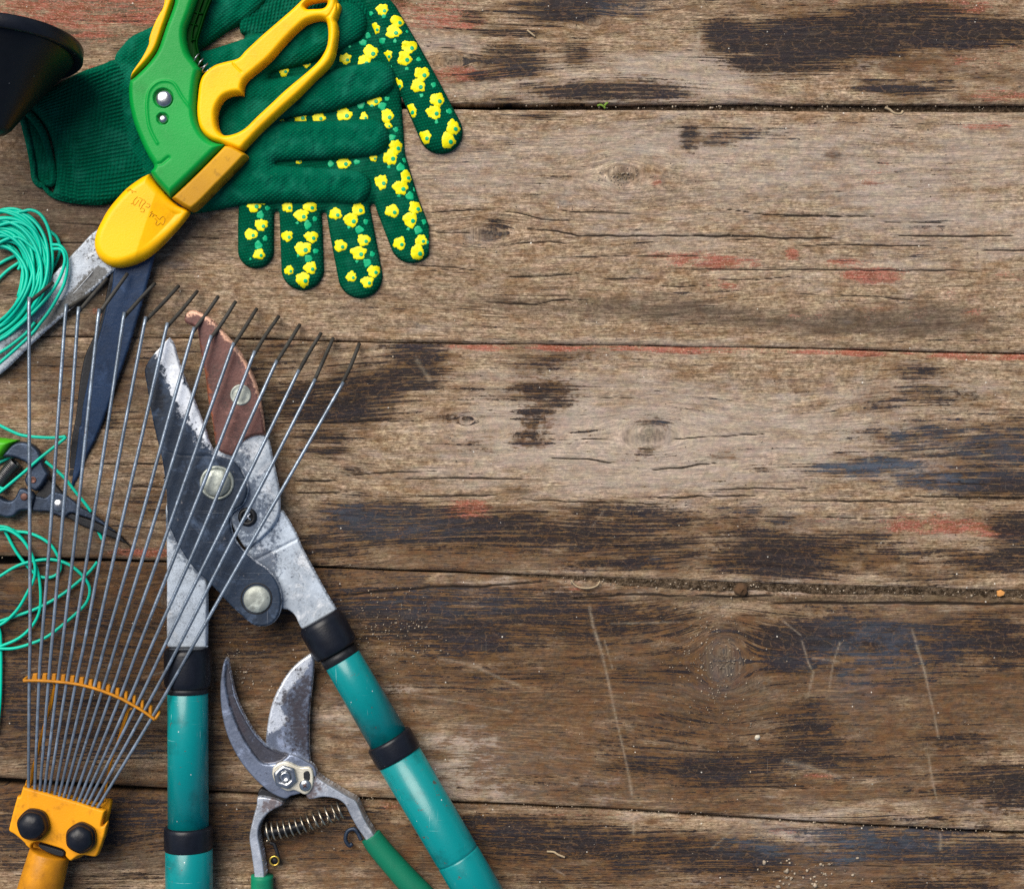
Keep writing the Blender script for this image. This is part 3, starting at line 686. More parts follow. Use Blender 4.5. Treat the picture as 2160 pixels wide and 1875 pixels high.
rf = random.Random(21)
for _ in range(150):
    x = rf.uniform(-50, 2200); y = rf.uniform(0, 1870); rx = rf.uniform(6, 34); q = rf.random()
    if 232 < y < 700 and q < .45: q = .9
    (K if q < .45 else Bf if q < .80 else Rf if q < .84 else Uf).append((x, y, rx, rx*rf.uniform(.22, .45), rf.uniform(.35, .75)))
def ell(X, Y, L):
    r = np.zeros(X.shape)
    for x, y, rx, ry, a in L:
        q = ((X-x)/rx)**2+((Y-y)/ry)**2
        mk = q < 6
        v = np.zeros(X.shape); v[mk] = a*np.clip(1.25*np.exp(-.5*q[mk]*1.1), 0, 1)
        if a > 0: r = np.maximum(r, v)*1.0+.15*np.minimum(r, v)
        else: r = r+v
    return r
def ell_add(X, Y, L):
    r = np.zeros(X.shape)
    for x, y, rx, ry, a in L:
        r += a*np.exp(-.5*(((X-x)/rx)**2+((Y-y)/ry)**2))
    return r

TT = Thing('wooden_tabletop', 'weathered planks with worn black, brown and red paint under the garden tools', 'table top', (1080,937,0), kind='structure')
for bi in range(5):
    up = SE[bi][0] if bi == 0 else SE[bi][1]; lo = SE[bi+1][0]
    if bi == 4: lo = SE[5][0]
    xs = np.arange(-170, 2331, 3.0)
    top = yline(up, xs)+(vnoise(xs, xs*0, 90, 1, 3+bi, 4)-.5)*4*(bi > 0)
    bot = yline(lo, xs)+(vnoise(xs, xs*0, 70, 1, 13+bi, 4)-.5)*3.2*(bi < 4)
    if bi == 0: top += 60
    n = int((bot.mean()-top.mean())/2.3)
    v = np.linspace(0, 1, n)[:, None]
    X = np.broadcast_to(xs, (n, len(xs))).copy(); Y = top[None, :]*(1-v)+bot[None, :]*v
    # grain coordinates bent round the knots
    gx = X.copy(); gy = Y+(vnoise(X, Y, 520, 150, 40+bi, 2)-.5)*46
    rings = np.zeros(X.shape)
    for kx, ky, kr, ke in KN:
        if kr == 0: continue
        dx = (X-kx)/ke; dy = Y-ky; R2 = dx*dx+dy*dy
        R0 = kr*kr*2.2
        gy = gy-dy*R0/(R2+R0*.6)*np.exp(-R2/(kr*9.)**2)
        Rn = np.sqrt(R2)/(kr*(1+.25*(vnoise(X, Y, 30, 30, 9, 2)-.5))); rings = np.maximum(rings, np.maximum(.8*np.exp(-((Rn-1)/.22)**2)*(.3+1.1*vnoise(X, Y, 14, 14, 12, 2)), .62*(Rn < 1)+.3*np.exp(-((Rn-.5)/.15)**2)+.5*np.exp(-((Rn-.2)/.2)**2)))
    fk = ell(X, Y, K)*(.92, .85, .78, .82, .84)[bi]+(vnoise(X, Y, 46, 8, 150+bi, 3)-.5)*.5+(vnoise(X, Y, 130, 26, 50+bi, 4)-.62)*.55
    base_b = (.05, -.03, .03, .26, .27)[bi]
    fb = ell(X, Y, Bf)*.8+(vnoise(X, Y, 110, 24, 60+bi, 4)-.55)*.7+base_b
    fr = ell(X, Y, Rf)*.95+(vnoise(X, Y, 80, 20, 70+bi, 3)-.6)*.3
    fp = .5+ell_add(X, Y, Pf)+(vnoise(X, Y, 240, 60, 80+bi, 4)-.5)*.35+(vnoise(X, Y, 70, 14, 180+bi, 4)-.5)*(.5, .3, .35, .75, .75)[bi]
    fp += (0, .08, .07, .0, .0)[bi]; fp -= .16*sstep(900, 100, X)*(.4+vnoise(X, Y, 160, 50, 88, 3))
    if bi == 2:
        s = np.clip((X-820)/60, 0, 1)
        fr = np.maximum(fr, s*(.12+1.05*vnoise(X, Y*0, 70, 1, 91, 3))*np.exp(-((Y-top[None, :]-6)/(6+5*vnoise(X, Y, 120, 9e9, 90)))**4))
    ck = np.zeros(X.shape)
    for pts, w in CRK:
        P = np.array([p[:2] for p in pts])
        if P[:, 1].max() < Y.min()-10 or P[:, 1].min() > Y.max()+10: continue
        x0, x1 = P[:, 0].min()-12, P[:, 0].max()+12
        cs = (xs > x0) & (xs < x1)
        if not cs.any(): continue
        yl = yline(pts, X[:, cs]) if abs(P[-1, 1]-P[0, 1]) < abs(P[-1, 0]-P[0, 0]) else None
        if yl is None:
            d = sd_line(X[:, cs], Y[:, cs], pts)
        else:
            wob = (vnoise(X[:, cs], X[:, cs]*0, 34, 1, int(x0) % 19, 3)-.5)*5
            d = np.abs(Y[:, cs]-yl-wob)
        L = P[:, 0].max()-P[:, 0].min()+1
        en = np.clip(np.minimum(X[:, cs]-P[:, 0].min(), P[:, 0].max()-X[:, cs])/(L*.18+4), 0, 1) if yl is not None else 1
        ww = .8*w*(.35+.65*en)*(.55+.8*vnoise(X[:, cs], Y[:, cs], 40, 200, 5, 2))
        ck[:, cs] = np.maximum(ck[:, cs], np.exp(-(d/np.maximum(ww, .4))**2)*np.clip(en*3, 0, 1) if yl is not None else np.exp(-(d/w)**2))
    for _ in range((14,8,12,24,24)[bi]):     # short checks along the grain
        cx = rng.uniform(-100, 2250); cy = rng.uniform(Y.min()+12, Y.max()-12); L = rng.uniform(20, 130); w = rng.uniform(.5, .9)
        cs = (xs > cx-L) & (xs < cx+L)
        yl = cy+(vnoise(X[:, cs], X[:, cs]*0, 60, 1, _, 2)-.5)*8
        ck[:, cs] = np.maximum(ck[:, cs], .9*np.exp(-((Y[:, cs]-yl)/w)**2)*np.clip(1-np.abs(X[:, cs]-cx)/L, 0, 1)**.5)
    sc = np.zeros(X.shape)
    for pts, w in SCR:
        P = np.array(pts); c = (xs > P[:, 0].min()-15) & (xs < P[:, 0].max()+15)
        if P[:, 1].max() < Y.min()-10 or P[:, 1].min() > Y.max()+10 or not c.any(): continue
        d = sd_line(X[:, c], Y[:, c], pts); sc[:, c] = np.maximum(sc[:, c], np.exp(-(d/(w*(.35+.9*vnoise(X[:, c], Y[:, c], 30, 40, 14, 3))))**2)*(.35+1.1*vnoise(X[:, c], Y[:, c], 20, 34, 15, 3)))
    soil = np.zeros(X.shape)
    edge_t = (Y-top[None, :]); edge_b = (bot[None, :]-Y)
    if bi == 3: soil += .75*np.exp(-((Y-1262)/14)**2)*sstep(1150, 1500, X); soil += .5*np.exp(-((X-1500)/70)**2-((Y-1390)/90)**2)
    soil += (.5 if bi not in (1, 2) else .12)*np.exp(-np.minimum(edge_t, edge_b)/4.)
    for (x, y, rx, ry, a) in [(1320,372,45,16,.75),(1180,640,120,14,.6),(1560,672,120,14,.6),(1800,690,120,14,.6),(850,1350,60,30,.4),(500,1400,40,60,.6)]:
        soil += a*np.exp(-((X-x)/rx)**2-((Y-y)/ry)**2)
    uu = np.clip(ell(X, Y, Uf), 0, 1)
    # relief
    zz = (vnoise(gx, gy, 300, 9, 100+bi, 2)-.5)*2.2+(vnoise(gx, gy, 90, 4.5, 120+bi, 2)-.5)*1.3
    em = np.minimum(edge_t, edge_b)
    zz -= 5*np.exp(-em/(4.5 if bi not in (1, 2) else 2.6))
    zz -= ck*3.0
    zz -= soil*1.0*(vnoise(X, Y, 12, 7, 130, 3))*2
    zz += -rings*1.5
    if bi == 3: zz -= 5*sstep(1257, 1249, Y+(vnoise(X, Y, 60, 9e9, 7, 3)-.5)*8)*sstep(1180, 1480, X)
    V = np.stack([(X-CX)*S, (CY-Y)*S, zz*S-.0003], -1)
    nr, nc = X.shape
    # side walls: one extra row each end dropping 36 px
    Vt = V[0].copy(); Vt[:, 2] -= 40*S; Vb = V[-1].copy(); Vb[:, 2] -= 40*S
    VV = np.concatenate([Vt[None], V, Vb[None]]).reshape(-1, 3)
    ii = np.arange((nr+2)*nc).reshape(nr+2, nc)
    F = np.stack([ii[:-1, :-1], ii[1:, :-1], ii[1:, 1:], ii[:-1, 1:]], -1).reshape(-1, 4)
    ex = lambda A: np.concatenate([A[:1], A, A[-1:]])
    ck_w = ex(ck); ck_w[0] = .3; ck_w[-1] = .3
    gr = np.stack([ex(gx)/1000, ex(gy)/1000, ck_w, ex(rings)], -1)
    fi = np.stack([ex(fk), ex(fb), ex(fr), ex(fp)], -1)
    xt = np.stack([ex(uu), ex(sc), ex(soil), ex(X*0+bi)], -1)
    TT.add('plank', (VV, F, {'grain': gr, 'film': fi, 'extra': xt}), M['wood'])
# dark ground beneath the gaps with a soil strip in the wide one
v = [(-.6,-.6,-.03),(.6,-.6,-.03),(.6,.6,-.03),(-.6,.6,-.03)]
g = bpy.data.meshes.new('ground'); g.from_pydata(v, [], [(0,1,2,3)]); g.materials.append(mat_simple('dark_ground', (.02,.015,.01), .95))
go = bpy.data.objects.new('ground', g); COL.objects.link(go); go['kind'] = 'structure'; go['label'] = 'dark earth below the gaps of the planks'; go['category'] = 'ground'

xs = np.arange(-170, 2331, 4.0); vv = np.linspace(0, 1, 14)[:, None]
def soil_strip(bi, x0, zt, amp):
    xq = xs[xs > x0]
    a = yline(SE[bi][0], xq)-8; b = yline(SE[bi][1], xq)+6
    X = np.broadcast_to(xq, (14, len(xq))).copy(); Y = a*(1-vv)+b*vv
    z = zt-22*(1-sstep(x0, x0+330, X))+(vnoise(X, Y, 16, 9, 3, 4)-.5)*amp+(vnoise(X, Y, 90, 30, 4, 2)-.5)*amp*.8
    V = np.stack([(X-CX)*S, (CY-Y)*S, np.minimum(z, -2.5)*S], -1).reshape(-1, 3)
    ii = np.arange(14*len(xq)).reshape(14, len(xq))
    return V, np.stack([ii[:-1, :-1], ii[1:, :-1], ii[1:, 1:], ii[:-1, 1:]], -1).reshape(-1, 4)
def soil_mat():
    m = NM('gap_soil'); a = m.noise(9, 4, .7); b = m.noise(3.5, 2, .7)
    c = m.mix(m.ss(a, .38, .62), (.030,.020,.012), (.120,.085,.055)); c = m.mix(m.math('MULTIPLY', m.ss(b, .6, .75), .6), c, (.26,.21,.15))
    m.bump(m.math('ADD', a, b), 5, 1.0); return m.set(col=c, rough=.95, spec=.05)
M['soil'] = soil_mat()
single('gap_soil', soil_strip(3, 880, -4.5, 10), M['soil'], 'dirt packed in the wide gap between the third and fourth plank', 'dirt', (1080,937,0), kind='stuff')
single('seam_soil', soil_strip(1, 1120, -17, 10), M['soil'], 'dirt deep in the narrow gap under the topmost plank', 'dirt', (1080,937,0), kind='stuff')
# ================================================================== BLACK CONTAINER
pot = Thing('plastic_container', 'black cone shaped plastic container with a wide rim, lying at the upper left edge', 'container', (10,90,0))
p0 = (2, 93, 150); p1 = (-10, 262, 172)
pot.add('wall', lathe(p0, p1, [(18,152),(24,151),(60,124),(100,94),(150,58),(185,34),(196,22),(198,4)], 96, cap=False), M['pot'])
pot.add('rim', lathe(p0, p1, [(8,150),(-2,158),(-6,163),(-5,168),(-1,170.5),(21,170),(24.5,167),(25,160),(22,152)], 96, cap=False), M['blackp'])
pot.add('inner_wall', lathe(p0, p1, [(8,150),(20,146),(60,119),(100,88),(150,52),(180,4)], 96, cap=False), M['pot'])

# ================================================================== GLOVES
B_palm = [(512,90),(560,-50),(775,-50),(800,50),(822,200),(818,330),(800,420),(690,446),(600,444),(515,440),(505,400),(505,250)]
B_f = [[(540,400,37),(538,470,38),(538,527,38)], [(630,410,44),(634,480,45),(637,566,45)], [(728,410,46),(740,480,47),(759,581,47)],
       [(795,150,46),(808,330,46),(838,430,46),(868,508,46)], [(770,-20,30),(806,30,34),(848,110,39),(888,190,43),(929,276,46.5)]]
Bp = smooth_poly(B_palm, 4)
def sdB(X, Y):
    D = sd_poly(X, Y, Bp)
    for c in B_f[:4]: D = smin(D, sd_caps(X, Y, c), 6)
    return D
def sdBt(X, Y): return sd_caps(X, Y, B_f[4])
def relB(X, Y, D):
    return (vnoise(X, Y, 70, 60, 5, 3)-.5)*8+(vnoise(X, Y, 30, 14, 6, 2)-.5)*3.4
def zB(X, Y):
    D = sdB(X, Y); t = np.clip(-D/22, 0, 1)
    return 1+17*(.1+.9*np.sqrt(np.clip(1-(1-t)**2, 0, 1)))+relB(X, Y, D)*t
def zBt(X, Y):
    D = sdBt(X, Y); t = np.clip(-D/24, 0, 1)
    return 2+22*(.1+.9*np.sqrt(np.clip(1-(1-t)**2, 0, 1)))+relB(X, Y, D)*t
gB = Thing('work_glove', 'green knitted glove lying palm up with yellow flower print, under the plain one', 'glove', (700,300,0), group='pair of gardening gloves')
gB.add('hand', slab(sdB, (490,-60,900,640), 1, 17, 22, .9, res=2.0, top=relB, kref=14, bottom=False), M['knit_palm'])
gB.add('thumb', slab(sdBt, (730,-60,990,340), 2, 22, 24, .9, res=2.0, top=relB, kref=18, bottom=False), M['knit_palm'])
cB = Z('R2', [(310,130),(350,60),(400,0),(430,-120),(900,-150),(1100,-130),(1215,-40),(1200,40),(1150,90),(1100,200),(900,260),(600,250),(330,215)])
gB.add('cuff', pslab(cB, 5, 17, 14, .8 and 4, res=1.6, kref=18, bottom=False,
       top=lambda X, Y, D: 1.5*np.cos(2*np.pi*(X+.22*Y)/7.4)+(vnoise(X, Y, 60, 60, 9, 2)-.5)*5), M['rib'])
FL = [(1215,68,40),(1310,140,45),(1285,205,48),(1170,185,35),(1385,300,48),(1355,375,48),(1245,355,35),(1463,470,48),(1440,545,48),(1308,538,40),(1560,635,48),(1540,712,48),(1388,703,45),(1660,808,48),(1628,888,50),(1480,868,45)]
FLp = [(1140,335,50),(1100,395,45),(983,375,38),(735,395,35),(595,452,35),(700,740,45),(815,745,40),(975,725,48),(1100,742,30),(580,762,20),(1160,635,45),(1245,735,45),(1250,795,25),(1300,930,45),(1265,995,50),(970,1028,45),(690,1020,20),(1160,1000,25),
 (1365,1115,42),(1330,1185,50),(1208,1150,45),(1425,1310,45),(1390,1385,50),(1277,1333,45),(1460,1515,38),(1435,1590,50),(1323,1535,42),
 (920,1350,42),(1063,1320,45),(1018,1388,48),(950,1550,42),(1098,1515,42),(1065,1595,48),(1160,1710,42),(1020,1745,35),(1120,1778,40),
 (618,1305,38),(760,1305,42),(705,1360,45),(615,1490,38),(768,1495,42),(715,1568,50),(628,1705,32),(762,1690,42),(715,1762,48),(465,1262,35),(408,1295,48),(452,1420,42),(388,1478,40),(440,1605,38)]
MI = [(1145,92,15),(1225,110,15),(1370,203,10),(1295,265,14),(1443,380,16),(1370,440,13),(1538,540,18),(1462,607,14),(1636,705,20),(1557,773,14),(1215,260,22)]
MIp = [(1125,230,20),(1095,275,24),(1285,415,18),(1080,665,28),(1215,675,28),(1245,628,16),(1150,670,12),(940,680,20),(1300,820,18),(1275,870,24),(1358,1010,18),(1330,1058,28),(1257,1055,12),(1423,1192,18),(1388,1238,28),(1320,1238,12),(1478,1398,18),(1440,1452,28),(1378,1445,12),(1500,1528,10),
 (1110,1400,18),(1070,1450,28),(1004,1435,11),(1152,1603,18),(1120,1658,28),(1055,1650,11),(790,1383,17),(745,1420,28),(680,1408,11),(795,1585,18),(750,1632,26),(685,1613,10),(492,1315,17),(448,1358,26),(478,1505,18),(435,1548,28),(385,1635,9),(1055,1025,20),(890,1035,22),(1010,300,10),(1075,1200,12)]
def blobs(L, zfun, kref, lobes, dots=False, lift=1.0):
    V = []; F = []; k = kz(kref)
    for i, (x, y, r) in enumerate(L):
        cx, cy = 400+x*.33482, y*.33482; rr = r*.33482*.93
        if dots: cx += rr*.38; cy += rr*.22; rr *= .30
        ns = 44; ph = random.uniform(0, 6.28); nl = random.choice(lobes); am = .13 if not dots else .03
        sq = random.uniform(.88, 1.12) if not dots else 1
        ph2 = random.uniform(0, 6.28); ra = [rr*(1.0+am*.55*math.cos(nl*2*math.pi*s/ns+ph)+am*.7*math.cos(2*math.pi*s/ns*3+ph2)+(random.uniform(-.085, .085) if not dots else 0)) for s in range(ns)]
        base = len(V); pts = [(cx, cy, 0)]
        for fr_, dz in ((.6, 0), (.93, -.1), (1.0, -.9)):
            for s in range(ns):
                a = 2*math.pi*s/ns
                pts.append((cx+math.cos(a)*ra[s]*fr_*sq, cy+math.sin(a)*ra[s]*fr_/sq, dz))
        P = np.array(pts)
        sf = sdB if zfun is zB else sdBt
        for _q in range(3):
            d_ = sf(P[:, 0], P[:, 1]); e_ = 1.0
            gx_ = (sf(P[:, 0]+e_, P[:, 1])-d_)/e_; gy_ = (sf(P[:, 0], P[:, 1]+e_)-d_)/e_
            mv = np.clip(d_+2.5, 0, None); P[:, 0] -= gx_*mv; P[:, 1] -= gy_*mv
        z = zfun(P[:, 0], P[:, 1])+lift+P[:, 2]
        V += list(np.stack([(P[:, 0]-CX)*k*S, (CY-P[:, 1])*k*S, z*S], 1))
        for s in range(ns): F.append((base, base+1+(s+1) % ns, base+1+s))
        for q in range(2):
            o = base+1+q*ns
            for s in range(ns): F.append((o+s, o+(s+1) % ns, o+ns+(s+1) % ns, o+ns+s))
    return np.array(V), F
gB.add('flower_print', blobs(FLp, zB, 14, (5, 6, 7)), M['print_y'], label='yellow rubber flower print on the palm')
gB.add('flower_print', blobs(FL, zBt, 18, (5, 6, 7)), M['print_y'], label='yellow rubber flower print on the thumb')
gB.add('leaf_print', join(blobs(MIp, zB, 14, (4, 5)), blobs(FLp, zB, 14, (2,), True, 1.9)), M['print_g'], label='mint green rubber dots on the palm')
gB.add('leaf_print', join(blobs(MI, zBt, 18, (4, 5)), blobs(FL, zBt, 18, (2,), True, 1.9)), M['print_g'], label='mint green rubber dots on the thumb')

A_palm = Z('P', [(235,118),(251,92),(273,70),(324,44),(372,0),(390,-70),(600,-70),(566,-8),(525,34),(476,60),(436,88),(416,101),(440,98),(510,77),(560,70),(575,140),(568,166),(592,200),(586,252),(590,300),(580,343),(600,380),(600,421),(500,431),(400,447),(345,440),(300,400),(260,300),(240,200)])
A_f = [[(535,122,38),(640,86,46),(728,46,45)], [(560,210,44),(690,190,44),(795,164,38)], [(560,298,44),(700,293,41),(780,288,40)], [(560,386,40),(700,389,36),(746,393,36)]]
Ap = smooth_poly(A_palm, 4)
def sdA(X, Y):
    D = sd_poly(X, Y, Ap); Df = None
    for c in A_f:
        d = sd_caps(X, Y, c); Df = d if Df is None else np.minimum(Df, d)
    return smin(D, Df, 5)
def baseA(X, Y): return 13/(1+np.exp(np.minimum(sdB(X, Y), 60)/9.))+1
def relA(X, Y, D):
    r = (vnoise(X, Y, 80, 70, 15, 3)-.5)*10+(vnoise(X, Y, 26, 60, 16, 2)-.5)*6+(vnoise(X+.5*Y, Y-.3*X, 12, 44, 17, 2)-.5)*4.4
    for (a, b, w, h) in [((660,262),(668,330),7,-3),((700,255),(700,330),8,3),((650,352),(658,420),7,-3),((690,350),(690,425),8,2.5),((620,120),(700,75),8,2),((300,120),(420,20),9,3.5),((340,150),(450,60),10,-3),((610,190),(640,232),8,-2.5),((480,390),(600,370),10,2),((250,110),(300,170),7,-3),((520,250),(560,300),9,2)]:
        d = sd_line(X, Y, [a, b]); r = r+h*np.exp(-(d/w)**2)
    return r
gA = Thing('work_glove', 'plain green knitted glove lying back up on top of the patterned one, under the shears', 'glove', (450,250,0), group='pair of gardening gloves')
gA.add('hand', slab(sdA, (225,-80,840,450), 1, 25, 26, .9, res=2.0, zf=baseA, top=relA, kref=34, bottom=False), M['knit'])
cA = Z('R1', [(190,790),(300,700),(400,640),(520,570),(640,515),(760,475),(830,445),(900,440),(960,520),(1060,800),(1140,1100),(1230,1300),(1200,1400),(1000,1480),(850,1522),(700,1545),(500,1522),(385,1478),(400,1400),(400,1200),(350,1000),(270,880)])
ct = Z('R1', [(100,860),(300,700),(520,570),(830,445),(1200,330)]); cb = Z('R1', [(100,1330),(385,1478),(600,1540),(850,1530),(1200,1480)])
def ribA(X, Y, D):
    t = yline(ct, X); b = yline(cb, X); v = (Y-t)/(b-t)
    wob = (vnoise(X, Y, 90, 60, 33, 2)-.5)*.03
    return 1.7*np.cos(2*np.pi*36*(v+wob))+.5*np.cos(2*np.pi*X/4.2+v*40)+(vnoise(X, Y, 110, 60, 31, 3)-.5)*12
gA.add('cuff', pslab(cA, 2, 23, 22, 4, res=1.4, round_=.85, top=ribA, kref=24, bottom=False), M['rib'])
hz = 16
gA.add('hem', join(tube([p+(hz,) for p in Z('R1', [(140,815),(185,835),(250,895),(310,980),(350,1080),(380,1200),(402,1310),(392,1385),(340,1375)])], 8.0, 10),
                   tube([p+(7,) for p in Z('R1', [(150,830),(185,950),(222,1100),(250,1250),(262,1350),(300,1398),(350,1400),(400,1380)])], 7, 10),
                   tube([p+(9,) for p in Z('R1', [(320,1390),(385,1470),(500,1512),(640,1530),(780,1535)])], 5.5, 8)), M['rib'])
gA.add('cuff_lining', pslab(Z('R1', [(150,840),(200,960),(235,1150),(258,1370),(330,1400),(400,1380),(390,1200),(340,1000),(250,880)]), 1, 5, 4, 4, bottom=False), M['rib'])

# ================================================================== GRASS SHEARS
sh = Thing('grass_shears', 'green and yellow one handed grass shears lying on the gloves, blades pointing down left', 'garden shears', (330,300,0))
bz = lambda X, Y: -np.clip((Y-440)/600., -.05, 1.0)*30
sh.add('blade', pslab(Z('P', [(205,486),(175,514),(143,547),(100,592),(50,650),(0,708),(-60,778),(-100,830,1),(-60,812),(0,787),(67,724),(156,646),(210,600),(240,572),(300,540),(260,470)]), 30, 4, 2.5, 4, res=2, zf=bz, masks=[([ (0,0),(1,0),(0,1)],1),([(205,560),(230,575),(190,612),(120,672),(40,730),(-60,800),(-90,820),(-40,770),(60,690),(150,612)],7)]), M['shear_light'], label='silver blade speckled with dirt')
sh.add('blade_crease', tube([p+(z,) for p, z in zip(Z('R3', [(700,620),(660,670),(540,800),(370,940),(200,1080),(0,1240)]), (30,28,24,20,15,10))], .8, 6), M['shear_light'])
dk = Z('R3', [(840,560),(835,660),(815,760),(760,1000),(700,1130),(640,1260),(600,1450),(568,1700)])+Z('L1', [(528,300),(506,560),(512,668,1),(560,600),(640,430),(700,250)])+Z('R3',[(800,1000),(1000,700)])
sh.add('blade', pslab(dk, 23, 4, 3, 4, zf=bz), M['snip_dark'], label='rough black lower blade')
db = Z('R3', [(900,520),(865,600),(850,720),(800,900),(760,1060),(700,1250),(650,1480),(615,1640),(600,1790)])+Z('L1', [(590,170),(555,420),(530,560),(512,672,1),(560,590),(600,510),(640,410),(700,300),(760,160),(815,20)])+Z('R3', [(810,1640),(870,1480),(940,1290),(1010,1080),(1080,850),(1110,740),(1160,560),(1195,430),(1200,380),(1100,350)])
sh.add('blade', pslab(db, 29, 5, 4, 4, zf=bz), M['shear_dark'], label='dark blue coated upper blade')
sh.add('blade_heel', pslab(Z('R3', [(1150,450),(1215,425),(1270,380),(1320,320),(1365,250),(1408,170),(1300,100),(1150,250)]), 26, 12, 4, 4), M['prun'])
body = Z('R1', [(1310,-60,1),(1305,20),(1240,200),(1180,370),(1110,470),(1010,570),(968,600,1),(958,660),(965,780),(1000,930),(1060,1080),(1110,1180),(1150,1250),(1122,1292,1),(1150,1350),(1200,1410),(1280,1495,1),(1500,1285),(1700,1085,1),(1600,1062),(1530,1000),(1485,900),(1475,780),(1490,620),(1515,520,1),(1480,470),(1430,400),(1405,310),(1405,220),(1440,120),(1480,0),(1500,-60,1)])
lipc = smooth_poly(Z('R1', [(1190,1085),(1130,960),(1112,800),(1130,690),(1190,628),(1260,615),(1320,640),(1380,740),(1475,860)]), 5, closed=False)
edgec = Z('R1', [(1150,1250),(1220,1240),(1275,1195)])
def body_rel(X, Y, D):
    d = sd_line(X, Y, lipc); e = sd_line(X, Y, edgec); e2 = sd_line(X, Y, Z('R1', [(1405,200),(1450,400),(1540,520)]))
    b = Z('R1', [(1235,745)])[0]; s_ = Z('R1', [(1230,900)])[0]
    h1 = np.hypot(X-b[0], Y-b[1]); h2 = np.hypot(X-s_[0], Y-s_[1])
    return 2.2*np.exp(-(d/2.6)**2)-3*np.exp(-((d-5)/4)**2)*0-3.2*np.exp(-(e/3.5)**2)-9*sstep(21.5, 19.5, h1)-9*sstep(13, 11.5, h2)
sh.add('body', pslab(body, 42, 34, 15, 4, res=1.5, round_=.75, top=body_rel, kref=74), M['green'])
sh.add('grip_strip', pslab(Z('R1', [(1225,-60,1),(1230,0),(1215,60),(1190,100),(1150,180),(1115,280),(1110,330),(1060,430),(985,540),(968,598,1),(1012,572),(1112,472),(1182,372),(1242,202),(1312,0),(1330,-60,1)]), 40, 31, 8, 4, res=1.6, kref=70), M['yellow'])
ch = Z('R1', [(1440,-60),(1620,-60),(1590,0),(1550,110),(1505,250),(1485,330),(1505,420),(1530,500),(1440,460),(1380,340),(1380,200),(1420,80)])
sh.add('handle_channel', join(pslab(ch, 40, 14, 4, 4), *[tube([p+(z,) for p in Z('R1', pp)], 2.0, 6, 3) for pp, z in [([(1600,-20),(1550,105),(1505,250),(1487,330),(1507,425)],60),([(1540,-20),(1495,110),(1455,230),(1450,320)],57),([(1440,180),(1490,195)],56),([(1455,90),(1530,110)],56),([(1445,300),(1480,305)],56)]]), M['green_shaded'])
tr = Z('H', [(1395,-10),(1300,80),(1150,210),(1000,340),(850,480),(780,552),(640,590),(550,620),(470,680),(425,740),(400,820),(385,950),(378,1050),(385,1150),(410,1240),(460,1310),(530,1360),(620,1390),(720,1430),(815,1455),(880,1395),(1010,1260),(1200,1080),(1400,900),(1560,740),(1650,650),(1705,570),(1738,450),(1756,320),(1752,230),(1738,190),(1760,120),(1750,0),(1700,-90),(1600,-120),(1480,-90)])
h1 = Z('H', [(833,912,1),(838,830),(870,770),(950,700),(1100,570),(1250,400),(1370,280),(1450,215),(1550,185),(1625,190),(1645,230),(1652,320),(1640,430),(1600,520),(1540,600),(1430,700),(1250,850),(1100,990),(950,1130),(860,1220),(780,1270),(690,1297),(640,1295),(600,1250),(580,1170),(580,1080),(610,1000),(660,940),(730,912),(790,905)])
h2 = Z('H', [(1440,52),(1480,22),(1560,2),(1640,-2),(1636,40),(1600,68),(1500,74),(1455,75)])
seam = Z('H', [(745,600),(745,625),(775,660),(820,700)]); seam2 = Z('H', [(1735,0),(1715,80),(1680,140),(1650,170)])
def tr_rel(X, Y, D):
    d = sd_line(X, Y, seam); d2 = sd_line(X, Y, seam2)
    return -3.5*np.exp(-(d/1.5)**2)-3*np.exp(-(d2/1.5)**2)+.8*np.cos(D/3)*0
sh.add('trigger_handle', pslab(tr, 40, 30, 11, 4, res=1.5, round_=.8, holes=(h1, h2), top=tr_rel, kref=68), M['yellow'])
sh.add('handle_tab', pslab(Z('H', [(1690,60),(1735,15),(1775,30),(1782,70),(1765,130),(1745,185),(1700,160),(1670,120)]), 38, 24, 6, 4, res=1.5), M['yellow'])
sh.add('coil_spring', helix([p+(58,) for p in Z('H', [(365,545),(430,610),(490,680)])], 10, 3.4, 1.5, 6, 16), M['bright'])
sh.add('slide_catch', pslab(Z('P', [(357,417,1),(415,362),(472,304,1),(488,306),(519,324),(513,337),(460,392),(407,443),(385,436)]), 36, 38, 9, 4, res=1.5, kref=72), M['yellow_dirty'])
gu = Z('R3', [(1120,-129,1),(1150,-80),(1275,60),(1330,108),(1418,155),(1398,205),(1330,290),(1200,428),(1100,510),(1000,560),(900,583),(820,575),(750,530),(712,470),(700,400),(713,320),(750,240),(800,150),(880,50),(960,-30),(1060,-100)])
def gu_rel(X, Y, D):
    # right hand facet falls away from a ridge line
    a = (0+1190*.27902, 400-0*.27902); b = (0+1000*.27902, 400+583*.27902)
    s = ((X-a[0])*(b[1]-a[1])-(Y-a[1])*(b[0]-a[0]))/math.hypot(b[0]-a[0], b[1]-a[1])
    return -np.clip(-s*-1, 0, 60)*0-np.clip(s*-1, 0, 60)*.0-.28*np.clip(((X-a[0])*(a[1]-b[1])-(Y-a[1])*(a[0]-b[0]))/-math.hypot(b[0]-a[0], b[1]-a[1]), 0, 60)
sh.add('blade_guard', pslab(gu, 34, 34, 20, 4, res=1.5, round_=.8, top=gu_rel, kref=62), M['yellow'])
em = []
zt = 68.6
